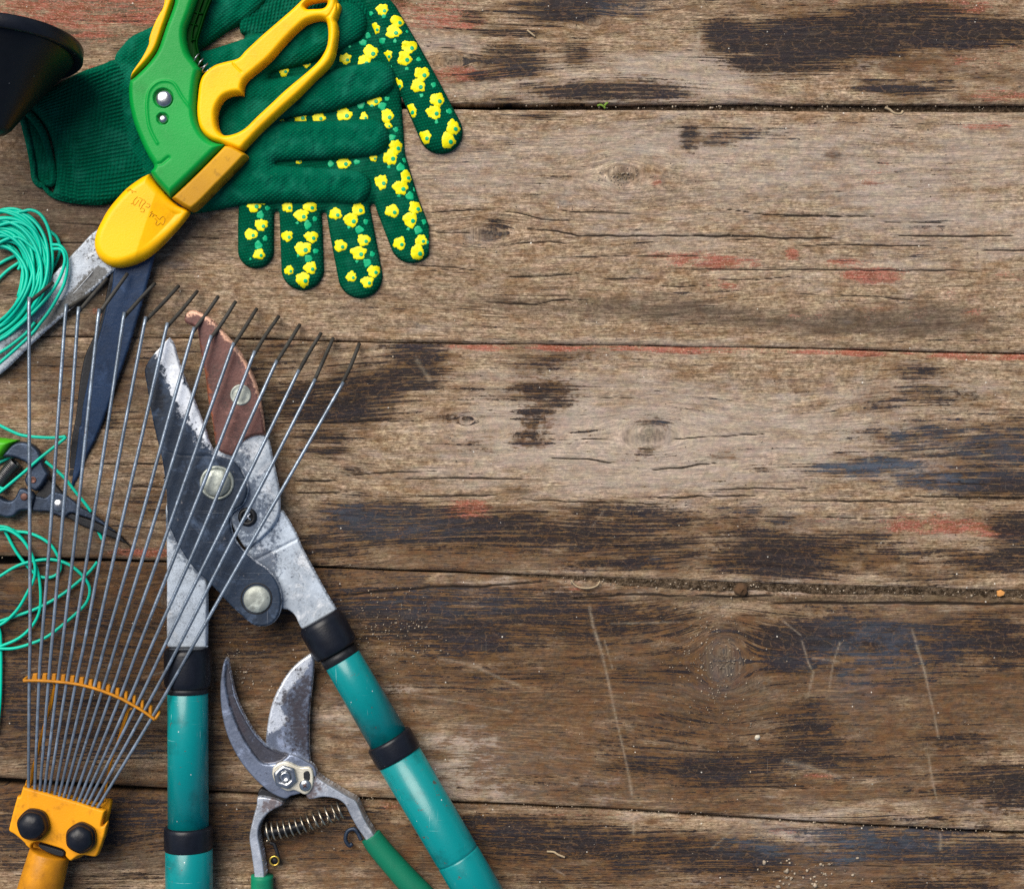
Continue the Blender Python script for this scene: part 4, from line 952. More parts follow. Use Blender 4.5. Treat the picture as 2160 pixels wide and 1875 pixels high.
for pp in [[(958,10),(985,-5),(1000,25)],[(990,5),(1030,20)],[(1040,55),(1010,85),(1015,120),(1050,80)],[(1050,60),(1075,75),(1060,100),(1050,130)],[(1085,75),(1100,95),(1080,115),(1060,150)],[(1110,105),(1132,115),(1125,135),(1100,130)],[(1075,140),(1090,150),(1085,170),(1062,165)],[(1010,100),(990,110)],
           [(1135,175),(1150,165)],[(1128,205),(1145,180),(1165,190)],[(1150,205),(1165,190),(1185,200)],[(1165,215),(1185,235),(1175,260),(1190,270),(1215,250),(1228,268),(1245,235),(1238,205),(1215,212),(1205,225),(1180,205)]]:
    dd = [p+(zt-.28*max(0, (p[0]-318)*.9)*0,) for p in Z('R3', pp)]
    # follow the facet
    q = []
    for x, y, z in dd:
        xx = np.array([[x]]); yy = np.array([[y]])
        q.append((x, y, 68.2+float(gu_rel(xx, yy, 0*xx)[0, 0])))
    em.append(tube(q, .9, 5, 3))
sh.add('embossing', join(*em), M['yellow'])
bx, by = Z('R1', [(1235,745)])[0]
sh.add('bolt', bolt(bx, by, 62, [(19,2),(19,4),(17.5,5),(17.3,12),(16,14.5),(12,16),(7,17),(1,17.3)]), M['bright'])
bx, by = Z('R1', [(1230,900)])[0]
sh.add('bolt', bolt(bx, by, 62, [(11,2),(11,3),(8.6,4),(8.4,10),(7.5,11.5),(4,12.5),(.5,12.6)]), M['bright'])

# ================================================================== LOPPERS
lo = Thing('loppers', 'loppers with teal tube handles, a dark blade and a copper coloured jaw', 'loppers', (450,1200,0))
lo.add('arm_plate', pslab(Z('L2', [(178,560),(180,1000),(180,1640),(196,1672),(488,1674,1),(490,1180),(450,1050),(400,900),(300,600)]), 44, 14, 4, 4, masks=[([(178,500),(600,500),(600,600),(178,600)],10),(Z('L2',[(175,640),(330,820),(480,1150),(300,1010),(200,830)]),14)]), M['plate'])
lo.add('arm_plate', pslab(Z('L2', [(1045,632),(1090,680),(1170,820),(1200,900),(1280,1050),(1400,1270),(1467,1378),(1455,1398),(1220,1532),(1192,1518),(1150,1430),(1100,1388),(1055,1378),(1000,1330),(900,1200),(780,1000),(820,900),(950,750)]), 42, 12, 4, 4,
        top=lambda X, Y, D: -3.5*np.exp(-(sd_line(X, Y, Z('L2', [(870,1000),(1170,850)]))/2)**2), masks=[([(0,0),(1,0),(0,1)],1),(Z('L2',[(780,900),(900,900),(1050,700),(1010,830),(1010,960),(1020,1100),(1060,1300),(1050,1400),(900,1200)]),26)]), M['plate'])
lo.add('jaw_plate', pslab(Z('L2', [(520,200),(640,60),(780,20),(930,68),(960,110),(985,235),(1010,350),(1036,480),(1041,620),(1020,700),(975,770),(910,835),(850,888),(775,915),(700,800),(655,700),(600,500),(560,300)]), 54, 10, 4, 4,
        masks=[([(0,0),(1,0),(0,1)],1),(Z('L2',[(700,100),(760,200),(800,300),(880,420),(900,560),(960,620),(900,760),(820,900),(700,850),(600,500),(600,200)]),34)]), M['plate'])
cop = Z('R4', [(500,338),(465,355),(448,390),(455,425),(490,442),(530,462),(545,520),(560,620),(590,780),(610,950),(640,1100),(665,1270),(690,1310),(740,1332),(790,1338),(825,1270),(870,1232),(930,1205),(1005,1198,1),(1000,1130),(990,1050),(965,920),(930,800),(880,700),(820,600),(760,530),(700,460),(640,400),(580,362),(540,345)])
lo.add('hook_jaw', pslab(cop, 58, 15, 6, 4, round_=.6, masks=[(Z('R4',[(500,330),(580,350),(700,450),(820,590),(890,690),(950,820),(985,950),(1005,1100),(975,1050),(935,880),(860,720),(800,620),(700,500),(560,385),(480,380),(450,400)]),8),([(0,0),(1,0),(0,1)],1),(Z('R4',[(545,520),(590,780),(610,950),(650,1230),(680,1280),(640,1000),(600,700)]),9)]), M['copper'])
bl = Z('R4', [(345,524,1),(280,590),(205,680),(174,750),(187,850),(205,960),(240,1150),(290,1350),(312,1500)])+Z('L2', [(150,380),(175,480),(180,600),(187,720),(215,790),(250,870),(330,1000),(420,1110),(490,1170),(570,1250),(660,1350),(760,1440),(830,1497),(900,1512),(965,1498),(1015,1455),(1045,1390),(1052,1300),(1038,1220),(1000,1140),(950,1080),(860,1015),(800,970),(740,910),(692,830),(667,740),(672,665),(705,632),(750,600),(785,540),(800,470),(778,380),(730,300),(680,248),(600,222),(545,205),(528,160,1)])+Z('R4', [(620,1240),(600,1170),(520,960),(450,800),(400,650),(378,570)])
def bl_rel(X, Y, D):
    d = sd_line(X, Y, Z('R4', [(230,690),(300,900),(400,1080),(560,1300)])); d2 = sd_line(X, Y, Z('R4', [(260,1290),(420,1335),(620,1345),(720,1350)]))
    return -1.0*np.exp(-(d2/1.5)**2)
lo.add('cutting_blade', pslab(bl, 66, 12, 4, 4, top=bl_rel, kref=78, masks=[
    (Z('R4', [(345,500),(390,570),(420,650),(470,800),(540,960),(620,1170),(660,1290),(560,1235),(500,1130),(430,1030),(370,930),(330,820),(300,720),(270,640),(240,620)]), 17),
    (Z('R4', [(170,740),(220,720),(300,880),(300,1000),(220,1000)]), 20)]), M['blade_blue'])
px, py = Z('L2', [(560,425)])[0]
lo.add('pivot_bolt', bolt(px, py, 76, [(36.5,0),(36.5,4),(34.5,6),(31,6),(30.5,3),(29,3),(28.8,8),(27,10),(15,11),(1,11.3)], 48), M['rivet'])
px, py = Z('L2', [(865,1305)])[0]
lo.add('link_bolt', bolt(px, py, 76, [(34,0),(34,.6),(31,.8),(29.5,.8),(28.6,1.5),(28.5,5),(27,7),(14,8),(1,8.2)], 48), M['rivet'])
rc = M['blackp']
lo.add('recess_ring', ring(px, py-2, 76.5, 31.5, 2.2, 40), M['snip_dark'])
px, py = Z('L2', [(795,682)])[0]
scr = lo.add('jaw_screw', bolt(px, py, 62, [(20,0),(20,4),(17.5,7),(12,8.2),(11.5,5),(.5,4.6)], 32), M['snip_dark'])
lo.add('screw_slot', join(tube([(px-7,py-6,70),(px+7,py+6,70)],1.8,6,1), tube([(px-6,py+7,70),(px+6,py-7,70)],1.8,6,1)), M['prun'], parent=scr)
px, py = Z('R4', [(838,922)])[0]
lo.add('jaw_rivet', bolt(px, py, 71, [(22.5,0),(22.5,2.5),(20,4.5),(18.5,3.6),(12,4.5),(.5,4.8)], 36), M['rivet'])
# left handle (runs straight down)
zc = 52
A0 = (396,1366,zc); A1 = (399.5,1900,zc)
lo.add('collar', lathe(A0, A1, [(-1,30),(0,44),(5,48.5),(12,50),(70,50),(80,48),(84,44),(85,42)]), M['blackp'])
lo.add('collar_neck', lathe((396,1448,zc),(396.5,1500,zc), [(0,43.6),(13,43.6),(13.5,42)]), M['snip_dark'])
lo.add('handle_tube', lathe((396,1459,zc),(397,1760,zc), [(0,38),(.5,41.5),(2,42.6),(296,42.8)]), M['teal'])
lo.add('ring_band', lathe((397,1742,zc),(397.5,1800,zc), [(0,43),(.5,48.5),(3,50.5),(10,51),(45,51),(49,49.5),(50,47)]), M['blackp'])
lo.add('grip_tube', lathe((398.5,1790,zc),(400,1990,zc), [(0,48),(2,49.5),(200,50)]), M['teal'])
# right handle (runs down to the right)
def RP(x, y): return (x, y, zc)
lo.add('collar', lathe(RP(673,1306),RP(717,1383), [(-1,28),(0,43),(5,47.5),(14,50),(62,50),(72,48.5),(77,46),(78,40)]), M['blackp'])
lo.add('collar_neck', lathe(RP(711,1374),RP(725,1398), [(0,40.5),(20,40.5),(21,39)]), M['snip_dark'])
lo.add('handle_tube', lathe(RP(722,1391),RP(819,1557), [(0,36),(.5,39.2),(2,40.2),(196,42.8)]), M['teal'])
lo.add('ring_band', lathe(RP(819,1557),RP(842,1597), [(0,43),(.5,48),(3,50.5),(8,51),(40,51.5),(46,50),(47,47)]), M['blackp'])
lo.add('grip_tube', lathe(RP(841,1596),RP(965,1806), [(0,46),(1,48.4),(238,47.8),(244,47.0),(246,45)]), M['teal'])
lo.add('tube_end', lathe(RP(965,1806),RP(1062,1970), [(0,44),(1,46.5),(5,48),(200,48.5)]), M['teal'])

# ================================================================== BYPASS SECATEURS
se = Thing('secateurs', 'old bypass secateurs with worn green grips, between the two lopper handles', 'secateurs', (600,1650,0))
zs = 20
se.add('cutting_blade', pslab(Z('L4', [(811,6,1),(836,55),(828,200),(805,400),(797,600),(800,750),(804,850),(760,960),(600,960),(500,800),(467,690),(472,600),(490,480),(520,370),(570,260),(640,150),(720,70)]), 24, 8, 5, 5, res=1.6, round_=.7,
    masks=[(Z('L4', [(811,0),(720,60),(640,140),(560,260),(510,370),(480,480),(470,610),(530,595),(590,560),(640,500),(590,430),(640,300),(740,180),(790,110)]),7),(Z('L4',[(600,330),(700,250),(800,200),(795,800),(700,760),(640,600)]),40),(Z('L4',[(740,330),(800,330),(795,700),(720,600),(700,450)]),60)]), M['prun'])
hook = Z('L4', [(166,42),(186,60),(192,110),(207,180),(240,330),(300,470),(370,590),(420,655),(470,705),(520,737),(600,765),(680,775),(760,812),(840,865),(850,960),(760,1060),(690,1085),(660,1092),(622,1113),(560,1097),(480,1052),(380,962),(280,842),(200,702),(150,562),(122,400),(118,250),(130,140),(148,62)])
inner = Z('L4', [(172,70),(160,160),(163,260),(192,400),(243,540),(313,680),(385,785),(435,838),(500,850),(570,835),(620,800),(640,770),(560,750),(470,715),(370,605),(300,490),(235,350),(203,200),(186,110)])
ip = smooth_poly(inner, 4)
se.add('hook_jaw', pslab(hook, 30, 16, 3.5, 5, res=1.5, kref=46, top=lambda X, Y, D: -5.0*sstep(2.5, -3, sd_poly(X, Y, ip)), masks=[([(0,0),(1,0),(0,1)],1),(inner,3),(Z('L4',[(190,330),(240,400),(330,600),(300,620),(230,500)]),10)]), M['prun'])
se.add('link_lever', pslab(Z('L4', [(425,1030),(480,1040),(640,1095),(690,1070),(640,1120),(600,1132),(520,1105),(405,1094)]), 14, 16, 3, 4, res=1.6), M['snip_dark'])
arm = Z('L4', [(825,915),(900,968),(1000,1028),(1100,1088),(1157,1122),(1222,1260),(1290,1372),(1330,1440),(1260,1490),(1210,1415),(1150,1330),(1100,1240),(1060,1160),(1000,1118),(900,1104),(800,1122),(765,1090),(780,1000)])
se.add('handle_arm', pslab(arm, 8, 38, 4, 4, res=1.6, kref=46, masks=[([(0,0),(1,0),(0,1)],1),([(0,0),(1,0),(0,1)],1),(Z('L4',[(760,900),(880,960),(860,1110),(760,1130)]),20)]), M['prun_arm'])
arm2 = Z('L4', [(405,1090),(520,1100),(602,1132),(596,1165),(540,1192),(480,1232),(432,1300),(416,1380),(432,1470),(452,1580),(465,1700),(460,1760),(375,1760),(372,1685),(350,1520),(335,1400),(360,1270),(390,1160)])
se.add('handle_arm', pslab(arm2, 8, 34, 4, 4, res=1.6, kref=42, masks=[([(0,0),(1,0),(0,1)],1),([(0,0),(1,0),(0,1)],1),(Z('L4',[(480,1090),(610,1130),(540,1200),(440,1180)]),16)]), M['prun_arm'])
pl = Z('L4', [(600,826),(650,833),(700,858),(740,869),(790,866),(818,885),(830,950),(822,1020),(795,1066),(760,1080),(720,1062),(680,1047),(640,1055),(590,1036),(540,990),(515,930),(520,880),(550,845)])
plate = se.add('pivot_plate', pslab(pl, 46, 6, 3, 5, res=1.3), M['ivory'])
se.add('lock_slot', pslab(Z('L4', [(750,915),(770,895),(795,900),(805,930),(800,970),(760,975)]), 49.5, 3.2, 1, 4, res=1.2), M['snip_dark'], parent=plate)
nx, ny = Z('L4', [(614,945)])[0]
hexs = lambda n, a0: (lambda an: math.cos(math.pi/n)/math.cos(((an+a0) % (2*math.pi/n))-math.pi/n))
nut = se.add('pivot_nut', bolt(nx, ny, 51, [(26,0),(26,9),(24,11),(14,11.5),(13.5,10)], 36, hexs(6, .3)), M['bright'])
se.add('bolt_end', bolt(nx, ny, 58, [(11.5,0),(11.5,5),(10,7),(7,7.5),(6.5,6.5),(.5,7)], 24), M['bright'], parent=nut)
sx, sy = Z('L4', [(763,1010)])[0]
s_ = se.add('screw', bolt(sx, sy, 51, [(12.5,0),(12.5,3),(11,5.5),(7,7),(.5,7.5)], 28), M['bright'])
se.add('screw_cross', join(tube([(sx-4,sy-3,58.6),(sx+4,sy+3,58.6)],1.2,6,1), tube([(sx-3,sy+4,58.6),(sx+3,sy-4,58.6)],1.2,6,1)), M['rusty'], parent=s_)
se.add('coil_spring', helix([p+(26,) for p in Z('L4', [(468,1362),(600,1342),(750,1305),(900,1250),(1045,1195)])], 18.5, 13, 2.3, 7, 22), M['spring'])
se.add('spring_core', tube([p+(22,) for p in Z('L4', [(462,1362),(600,1344),(760,1305)])], 9, 10), M['snip_dark'])
se.add('catch_hook', tube([p+(16,) for p in Z('L4', [(1190,1420),(1150,1345),(1105,1340),(1078,1370),(1072,1420),(1100,1462),(1122,1445)])], 4.4, 8), M['snip'])
se.add('catch_pin', tube([p+(20,) for p in Z('L4', [(500,1440),(530,1450),(550,1500),(562,1545),(570,1580)])], 4.0, 8), M['snip_dark'])
bx, by = Z('L4', [(533,1576)])[0]
se.add('brass_ring', ring(bx, by, 24, 9.3, 2.0), M['brass'])
se.add('ring_backing', bolt(bx, by, 2, [(8.5,0),(8.5,16),(.5,16.2)], 20), M['snip_dark'])
se.add('grip', tube([p for p in [(553,1845,26),(553,1880,26),(556,1960,26)]], 23.5, 28, 3), M['grip'])
gp = [p+(30,) for p in Z('L4', [(1262,1388),(1300,1445),(1360,1520),(1465,1640),(1560,1745),(1680,1870),(1760,1990)])]
se.add('grip', tube([gp[0]+(22,)]+[(p[0], p[1], 30, r) for p, r in zip(gp[1:], (23.5, 24, 25, 26, 26.5, 27))], 1, 32, 5), M['grip'])

# ================================================================== SMALL SNIPS (left edge)
sn = Thing('garden_snips', 'small dark snips with a lime green handle, under the rake tines', 'snips', (60,1020,0))
sn.add('grip', pslab(Z('S2', [(-300,250),(-60,310),(0,320),(120,335),(205,350),(140,405),(80,475),(20,555),(0,572),(-60,585),(-300,560)]), 6, 30, 14, 4, res=1.6), M['lime'])
sn.add('blade', pslab(Z('S2', [(470,1000),(520,900),(580,810),(640,860),(710,920),(790,1010),(830,1040),(900,1120),(870,1200),(700,1300),(600,1252),(420,1242),(390,1150),(435,1040)]), 8, 8, 3, 4, res=1.5), M['snip_dark'])
sn.add('blade', pslab(Z('S2', [(415,1060),(500,1058),(570,1070),(640,1010),(720,1005),(800,1030),(860,1060),(960,1140),(1010,1185),(1150,1262),(1300,1372),(1475,1520,1),(1380,1475),(1300,1425),(1150,1350),(1000,1300),(890,1266),(810,1320),(700,1290),(600,1250),(410,1240),(395,1150)]), 15, 6, 3, 4, res=1.5, kref=21), M['snip'])
sn.add('blade', pslab(Z('S2', [(800,1310),(880,1262),(1000,1298),(1150,1348),(1300,1420),(1480,1520),(1600,1640),(1645,1705,1),(1560,1642),(1350,1560),(1150,1480),(1000,1420),(870,1340)]), 6, 8, 3, 4, res=1.5), M['snip_dark'])
lv = sn.add('lever', pslab(Z('S2', [(210,370),(300,368),(380,390),(450,440),(500,510),(530,600),(570,700),(617,778,1),(570,860),(520,940),(460,990),(400,980),(330,930),(295,860),(310,800),(345,700),(320,640),(240,600),(150,570),(80,560),(15,555),(75,475),(140,405)]), 16, 14, 6, 4, res=1.5, kref=30), M['snip'])
x_, y_ = Z('S2', [(415,850)])[0]; sn.add('lever_pin', bolt(x_, y_, 29, [(7,0),(7,2),(5,3),(4.4,2),(.5,2.4)], 24), M['rusty'], parent=lv)
lv2 = sn.add('lever', pslab(Z('S2', [(230,960),(290,950),(350,975),(400,1000),(438,1060),(425,1120),(400,1200),(350,1240),(250,1252),(180,1312),(80,1332),(0,1312),(-200,1290),(-200,1010),(0,1060),(60,1098),(130,1105),(180,1060)]), 16, 14, 6, 4, res=1.5, kref=30), M['snip'])
x_, y_ = Z('S2', [(302,1062)])[0]; sn.add('lever_pin', bolt(x_, y_, 29, [(8,0),(8,2),(6,3),(.5,3.2)], 24), M['rusty'], parent=lv2)
x_, y_ = Z('S2', [(730,1170)])[0]; sn.add('pivot_bolt', bolt(x_, y_, 20, [(13,0),(13,3),(11.5,5),(.5,5.6)], 28), M['bright'])
sn.add('coil_spring', helix([p+(18,) for p in Z('S2', [(200,635),(110,730),(20,850),(-60,980)])], 13.5, 21, 1.6, 6, 16), M['bspring'])
sn.add('spring_core', tube([p+(12,) for p in Z('S2', [(190,645),(110,735),(20,850),(-60,980)])], 7, 8), M['snip_dark'])

# ================================================================== TEAL CORD
def lerp_path(a, b, n=40):
    def rs(p):
        C = crv(p, 8); s = np.concatenate([[0], np.cumsum(np.linalg.norm(np.diff(C, axis=0), axis=1))]); u = np.linspace(0, s[-1], n)
        return np.stack([np.interp(u, s, C[:, i]) for i in range(2)], 1)
    return rs(a), rs(b)
outer = Z('S1', [(-60,72),(30,56),(110,60),(230,100),(340,195),(410,315),(445,450),(452,600),(428,760),(370,900),(260,1080),(130,1200),(0,1290),(-90,1340)])
innr = Z('S1', [(-60,405),(0,400),(60,405),(130,440),(190,520),(225,620),(230,700),(210,800),(170,900),(110,1000),(50,1070),(0,1105),(-40,1130),(-90,1150)])
OA, IA = lerp_path(outer, innr)
tw = []
NS = 29
for i in range(NS):
    t0 = (i+.5)/NS; ph = random.uniform(0, 6.28); am = random.uniform(.03, .17); fr = random.uniform(.6, 1.5); dz = random.uniform(0, 6.28)
    u = np.linspace(0, 1, 40)
    t = np.clip(t0+am*np.sin(ph+fr*6.28*u)+.12*np.sin(np.pi*u)*(t0-.5), -.04, 1.04)
    C = OA*(1-t)[:, None]+IA*t[:, None]
    z = 9+random.uniform(0, 24)+5*np.sin(dz+5*u)
    z = np.maximum(z, 5)+26*np.exp(-((u-.62)/.2)**2)*.6
    tw.append([(C[j, 0], C[j, 1], z[j]) for j in range(0, 40, 2)])
for pp, zz in [([(180,80),(225,72),(290,60),(370,92),(430,170),(470,280),(492,420),(495,560),(470,700),(400,860),(300,1000),(150,1120),(0,1220),(-60,1250)],30),
    ([(470,262),(530,310),(563,390),(562,470),(510,590),(450,700)],8),([(490,390),(560,393),(608,440),(630,500),(637,610),(605,760),(540,890),(470,1010),(380,1130),(300,1230),(150,1370),(0,1502),(-60,1545)],40),
    ([(495,430),(580,434),(615,520),(590,640),(540,750),(460,870),(370,970),(290,1050),(180,1150),(60,1250),(-60,1310)],44),
    ([(-60,590),(0,565),(60,530),(170,480)],5),([(-60,760),(0,700),(80,625),(190,550),(230,520)],6),([(195,545),(190,590),(172,625)],8),
    ([(-60,260),(0,268),(90,310),(170,370),(250,480),(300,640),(310,780),(285,900)],36),([(-60,400),(30,350),(120,320),(200,330),(290,400),(370,480),(420,560),(440,640),(440,770)],34),
    ([(170,880),(200,760),(215,640),(230,560)],26),([(340,1000),(370,920),(390,860),(400,840)],34),([(-60,1290),(60,1220),(160,1130),(250,1010),(300,880),(330,700),(310,540),(250,420),(160,340),(60,300),(-60,290)],28),
    ([(-60,1180),(40,1090),(130,980),(190,860),(230,740),(250,600),(230,460),(170,360),(80,300),(-60,270)],22),([(-60,1440),(60,1370),(180,1280),(260,1210),(330,1120)],32),([(-60,230),(60,215),(180,260),(260,330),(330,450),(360,600),(350,760),(300,920),(200,1060),(80,1170),(-60,1250)],24)]:
    tw.append([p+(zz,) for p in Z('S1', pp)])
twine = single('twine_coil', join(*[tube(p, 3.6, 8, 3) for p in tw]), M['twine'], 'thick coil of teal plastic cord lying over the silver shear blade', 'twine', (40,600,0))
lt = []
for pp, zz in [(Z('S2', [(-200,120),(-20,158),(0,165),(120,225),(250,280),(400,305),(600,318),(720,316),(790,308),(826,303,)]),30),(Z('S2', [(826,303),(820,325),(760,375),(700,422),(500,580),(350,712),(150,880),(0,1000),(-100,1060)]),36),
    (Z('S2', [(-100,680),(0,626),(100,578),(200,540)]),6),(Z('S2', [(575,618),(620,655),(700,720),(820,832),(960,1010),(1060,1130),(1150,1252)]),30),(Z('S2', [(1230,1480),(1270,1560),(1290,1600)]),4),
    (Z('S2',[(-100,900),(0,950),(50,960)]),31),
    (Z('S3', [(-80,130),(0,135),(80,150),(180,220),(260,320),(320,450),(370,620),(385,800),(370,950),(300,1080),(180,1190),(20,1262),(-80,1290)]),10),
    (Z('S3', [(-80,175),(0,165),(60,165),(140,200),(220,270),(290,380),(330,500),(325,620),(270,740),(180,900),(80,1010),(0,1065),(-80,1090)]),16),
    (Z('S3', [(120,160),(150,183),(260,195),(380,240),(480,310),(545,410),(572,490),(562,560),(500,610),(410,617),(330,580),(240,490),(150,370),(80,240),(45,180)]),6),
    (Z('S3', [(-80,640),(0,605),(120,530),(240,480),(400,450),(520,452),(640,490),(740,560),(820,650),(850,740),(820,850),(740,940),(600,1060),(440,1180),(270,1250),(130,1287),(0,1290),(-80,1285)]),14),
    (Z('S3', [(-80,1055),(0,1030),(120,990),(300,930),(450,860),(600,770),(750,650),(850,560),(920,470)]),9),
    (Z('S3', [(-30,1060),(0,1130),(8,1250),(10,1500),(2,1790),(-30,2100)]),8)]:
    lt.append(tube([p[:2]+(zz,) for p in pp], 3.4, 8, 4))
single('loose_twine', join(*lt), M['twine'], 'loose loops of teal cord tangled under the rake tines and over the snips', 'twine', (80,1150,0))

# ================================================================== FAN RAKE HEAD
ra = Thing('fan_rake', 'wire tined fan rake head with a yellow clamp and two black knobs', 'rake', (110,1750,0))
bot_ = Z('S4', [(392,392),(478,412),(548,432),(610,452),(672,472),(750,494),(812,516),(875,534),(935,552),(1010,574),(1078,594),(1140,612),(1200,630),(1272,650),(1340,670)])
bri = Z('L3', [(222,200),(297,200),(369,203),(438,207),(507,212),(576,222),(647,238),(713,256),(778,278),(845,304),(912,332),(975,362),(1036,395),(1097,432),(1160,475)])
m135 = [(x*.27902, 1350) for x in (228,317,395,477,559,643,722,805,890,975,1068,1165,1265,1375,1482)]
bend = Z('S1', [(275,935),(622,998),(740,1025),(932,1045),(1168,1075)])+Z('R3', [(1095,1000),(1258,1045)])+Z('R4', [(510,492),(627,547),(780,597),(925,652),(1075,715),(1226,780),(1338,842),(1530,862)])
tip = Z('S1', [(500,745),(860,848),(1012,708),(1205,660)])+Z('R3', [(1172,708),(1352,728),(1492,768),(1650,808),(1782,846)])+Z('R4', [(950,330),(1102,382),(1246,440),(1392,498),(1475,533),(1655,570)])
tz = [46, 40, 34, 44, 36, 12, 12, 44, 40, 12, 10, 10, 10, 10, 10]
for i in range(15):
    b, r_, m_, e, t_ = bot_[i], bri[i], m135[i], bend[i], tip[i]
    # straight shaft between the 1350 crossing and the bend, slight bow
    q = [(b[0]-(r_[0]-b[0])*.12, b[1]+24, 64, 3.1), (b[0], b[1], 70, 3.2), (r_[0], r_[1], 92, 3.5), (m_[0], m_[1], 104, 3.7)]
    for f in (.33, .66):
        q.append((m_[0]+(e[0]-m_[0])*f, m_[1]+(e[1]-m_[1])*f, 104+4*math.sin(math.pi*f)-12*f*f, 3.8+.2*f)); q[-1] = (q[-1][0]+random.uniform(-2.2, 2.2), q[-1][1])+q[-1][2:]
    dx, dy = e[0]-m_[0], e[1]-m_[1]; L = math.hypot(dx, dy); tx, ty = t_[0]-e[0], t_[1]-e[1]; L2 = math.hypot(tx, ty)
    q.append((e[0]-dx/L*7, e[1]-dy/L*7, 92.5, 3.9)); q.append((e[0]+tx/L2*2, e[1]+ty/L2*2, 89, 3.9))
    o = ra.add('tine', tube(q, 1, 9, 4), M['tine'])
    zt_ = tz[i]; wx, wy = -ty/L2*random.uniform(-2, 2), tx/L2*random.uniform(-2, 2)
    q2 = [(e[0]-dx/L*1, e[1]-dy/L*1, 91, 3.9), (e[0]+tx*.12, e[1]+ty*.12, 89-(89-zt_)*.12, 4.1), (e[0]+tx*.5+wx, e[1]+ty*.5+wy, 89-(89-zt_)*.5, 4.2), (t_[0], t_[1], zt_, 3.9)]
    ra.add('tine_tip', tube(q2, 1, 9, 3), M['tine_tip'], parent=o)
barp = [p+(97,) for p in Z('L3', [(178,218),(210,216),(300,216),(450,226),(600,246),(750,286),(900,345),(1000,398),(1100,458),(1172,512)])]
pieces = [tube(barp, 3.3, 8, 5, flat=1.3)]
pieces.append(tube([p+(z,) for p, z in zip(Z('L3', [(178,216),(192,200),(210,188)]), (97,93,86))], 3, 8, 3)); pieces.append(tube([p+(z,) for p, z in zip(Z('L3', [(1170,512),(1192,480),(1204,455),(1190,440)]), (97,93,88,84))], 3.2, 8, 3))
up = Z('L3', [(205,165),(240,160),(320,158),(400,161),(480,168),(560,178),(640,193),(720,213),(800,238),(870,264),(960,300),(1050,345),(1130,395),(1205,455)])
for i in range(14):
    a = bri[i]; b = bri[i+1]
    x0 = a[0]+4.6; x1 = b[0]-4.6
    if i > 8: x0 += 1.5; x1 += 1.0
    yu0 = np.interp(x0, [p[0] for p in up], [p[1] for p in up]); yu1 = np.interp(x1, [p[0] for p in up], [p[1] for p in up])
    yb0 = np.interp(x0, [p[0] for p in barp], [p[1] for p in barp]); yb1 = np.interp(x1, [p[0] for p in barp], [p[1] for p in barp])
    pieces.append(pslab([(x0+1, yu0), (x1+1, yu1), (x1, yb1+2), (x0, yb0+2)], 86, 5, 1.2, 0, res=1.4))
ra.add('spreader_bar', join(*pieces), M['rake_yellow'])
for pp in ([(402,238),(412,262),(402,310),(376,430),(345,520),(310,640),(288,760),(250,870),(238,975),(215,1040)], [(1000,425),(972,440),(950,500),(925,570),(890,680),(850,800),(820,920),(800,1040),(790,1130)]):
    L = Z('L3', pp); n_ = len(L)
    ra.add('stay', tube([(p[0], p[1], 84-26*i/(n_-1), r) for i, (p, r) in enumerate(zip(L, (1.6,2.8,3.6,3.6,3.0,2.8,3.0,3.0,3.0,3.0)))], 1, 8, 4, flat=.6), M['rake_yellow'])
# handle tube, clamp plates, knobs
ra.add('handle_tube', lathe((104.5,1800,50),(76,1905,50), [(-4,36),(-3,41),(0,42.5),(60,45.5),(200,50)], 56), M['rake_yellow'])
ra.add('clamp_back', pslab(Z('S4', [(355,285),(330,360),(300,600),(300,900),(420,1245),(960,1410),(1300,1200),(1395,930),(1470,870),(1535,580),(1520,565),(1450,560),(1380,620),(900,500),(380,380)]), 34, 12, 4, 3, res=1.5), M['rake_yellow'])
cl = Z('S4', [(305,382,1),(332,385),(900,545),(1447,712,1),(1420,810),(1398,922),(1470,862,1),(1474,905),(1440,1060),(1395,1190),(1345,1320),(1300,1356),(1140,1332),(1060,1352),(975,1412),(930,1390),(890,1340),(890,1290),(850,1252),(690,1200),(522,1150),(440,1182),(425,1245),(395,1238),(345,1195),(330,1165),(200,1052),(122,1005),(112,965),(160,760),(222,535),(238,505),(265,515),(285,450)])
ra.add('clamp_plate', pslab(cl, 62, 16, 5, 3, res=1.3, round_=.7, kref=78), M['rake_yellow'])
slot = ra.add('clamp_slot', pslab(Z('S4', [(530,1165),(850,1262),(885,1290),(870,1345),(780,1335),(640,1285),(530,1215)]), 64, 12, 1, 3, res=1.3), M['snip_dark'])
for (cx, cy, r, a0, nl) in ((405,945,34.5,.2,6),(1066,1128,33,.5,6)):
    x_, y_ = Z('S4', [(cx, cy)])[0]
    sc_ = lambda an, a0=a0: 1-.085*abs(math.sin(3*(an+a0)))**1.5*.55
    kb = ra.add('knob', bolt(x_, y_, 76, [(r*.92,0),(r,2),(r*1.0,13),(r*.985,15),(r*.90,18),(r*.885,22),(r*.84,27),(r*.70,32),(r*.5,35.5),(r*.25,37),(.5,37.5)], 48, sc_), M['blackp'])

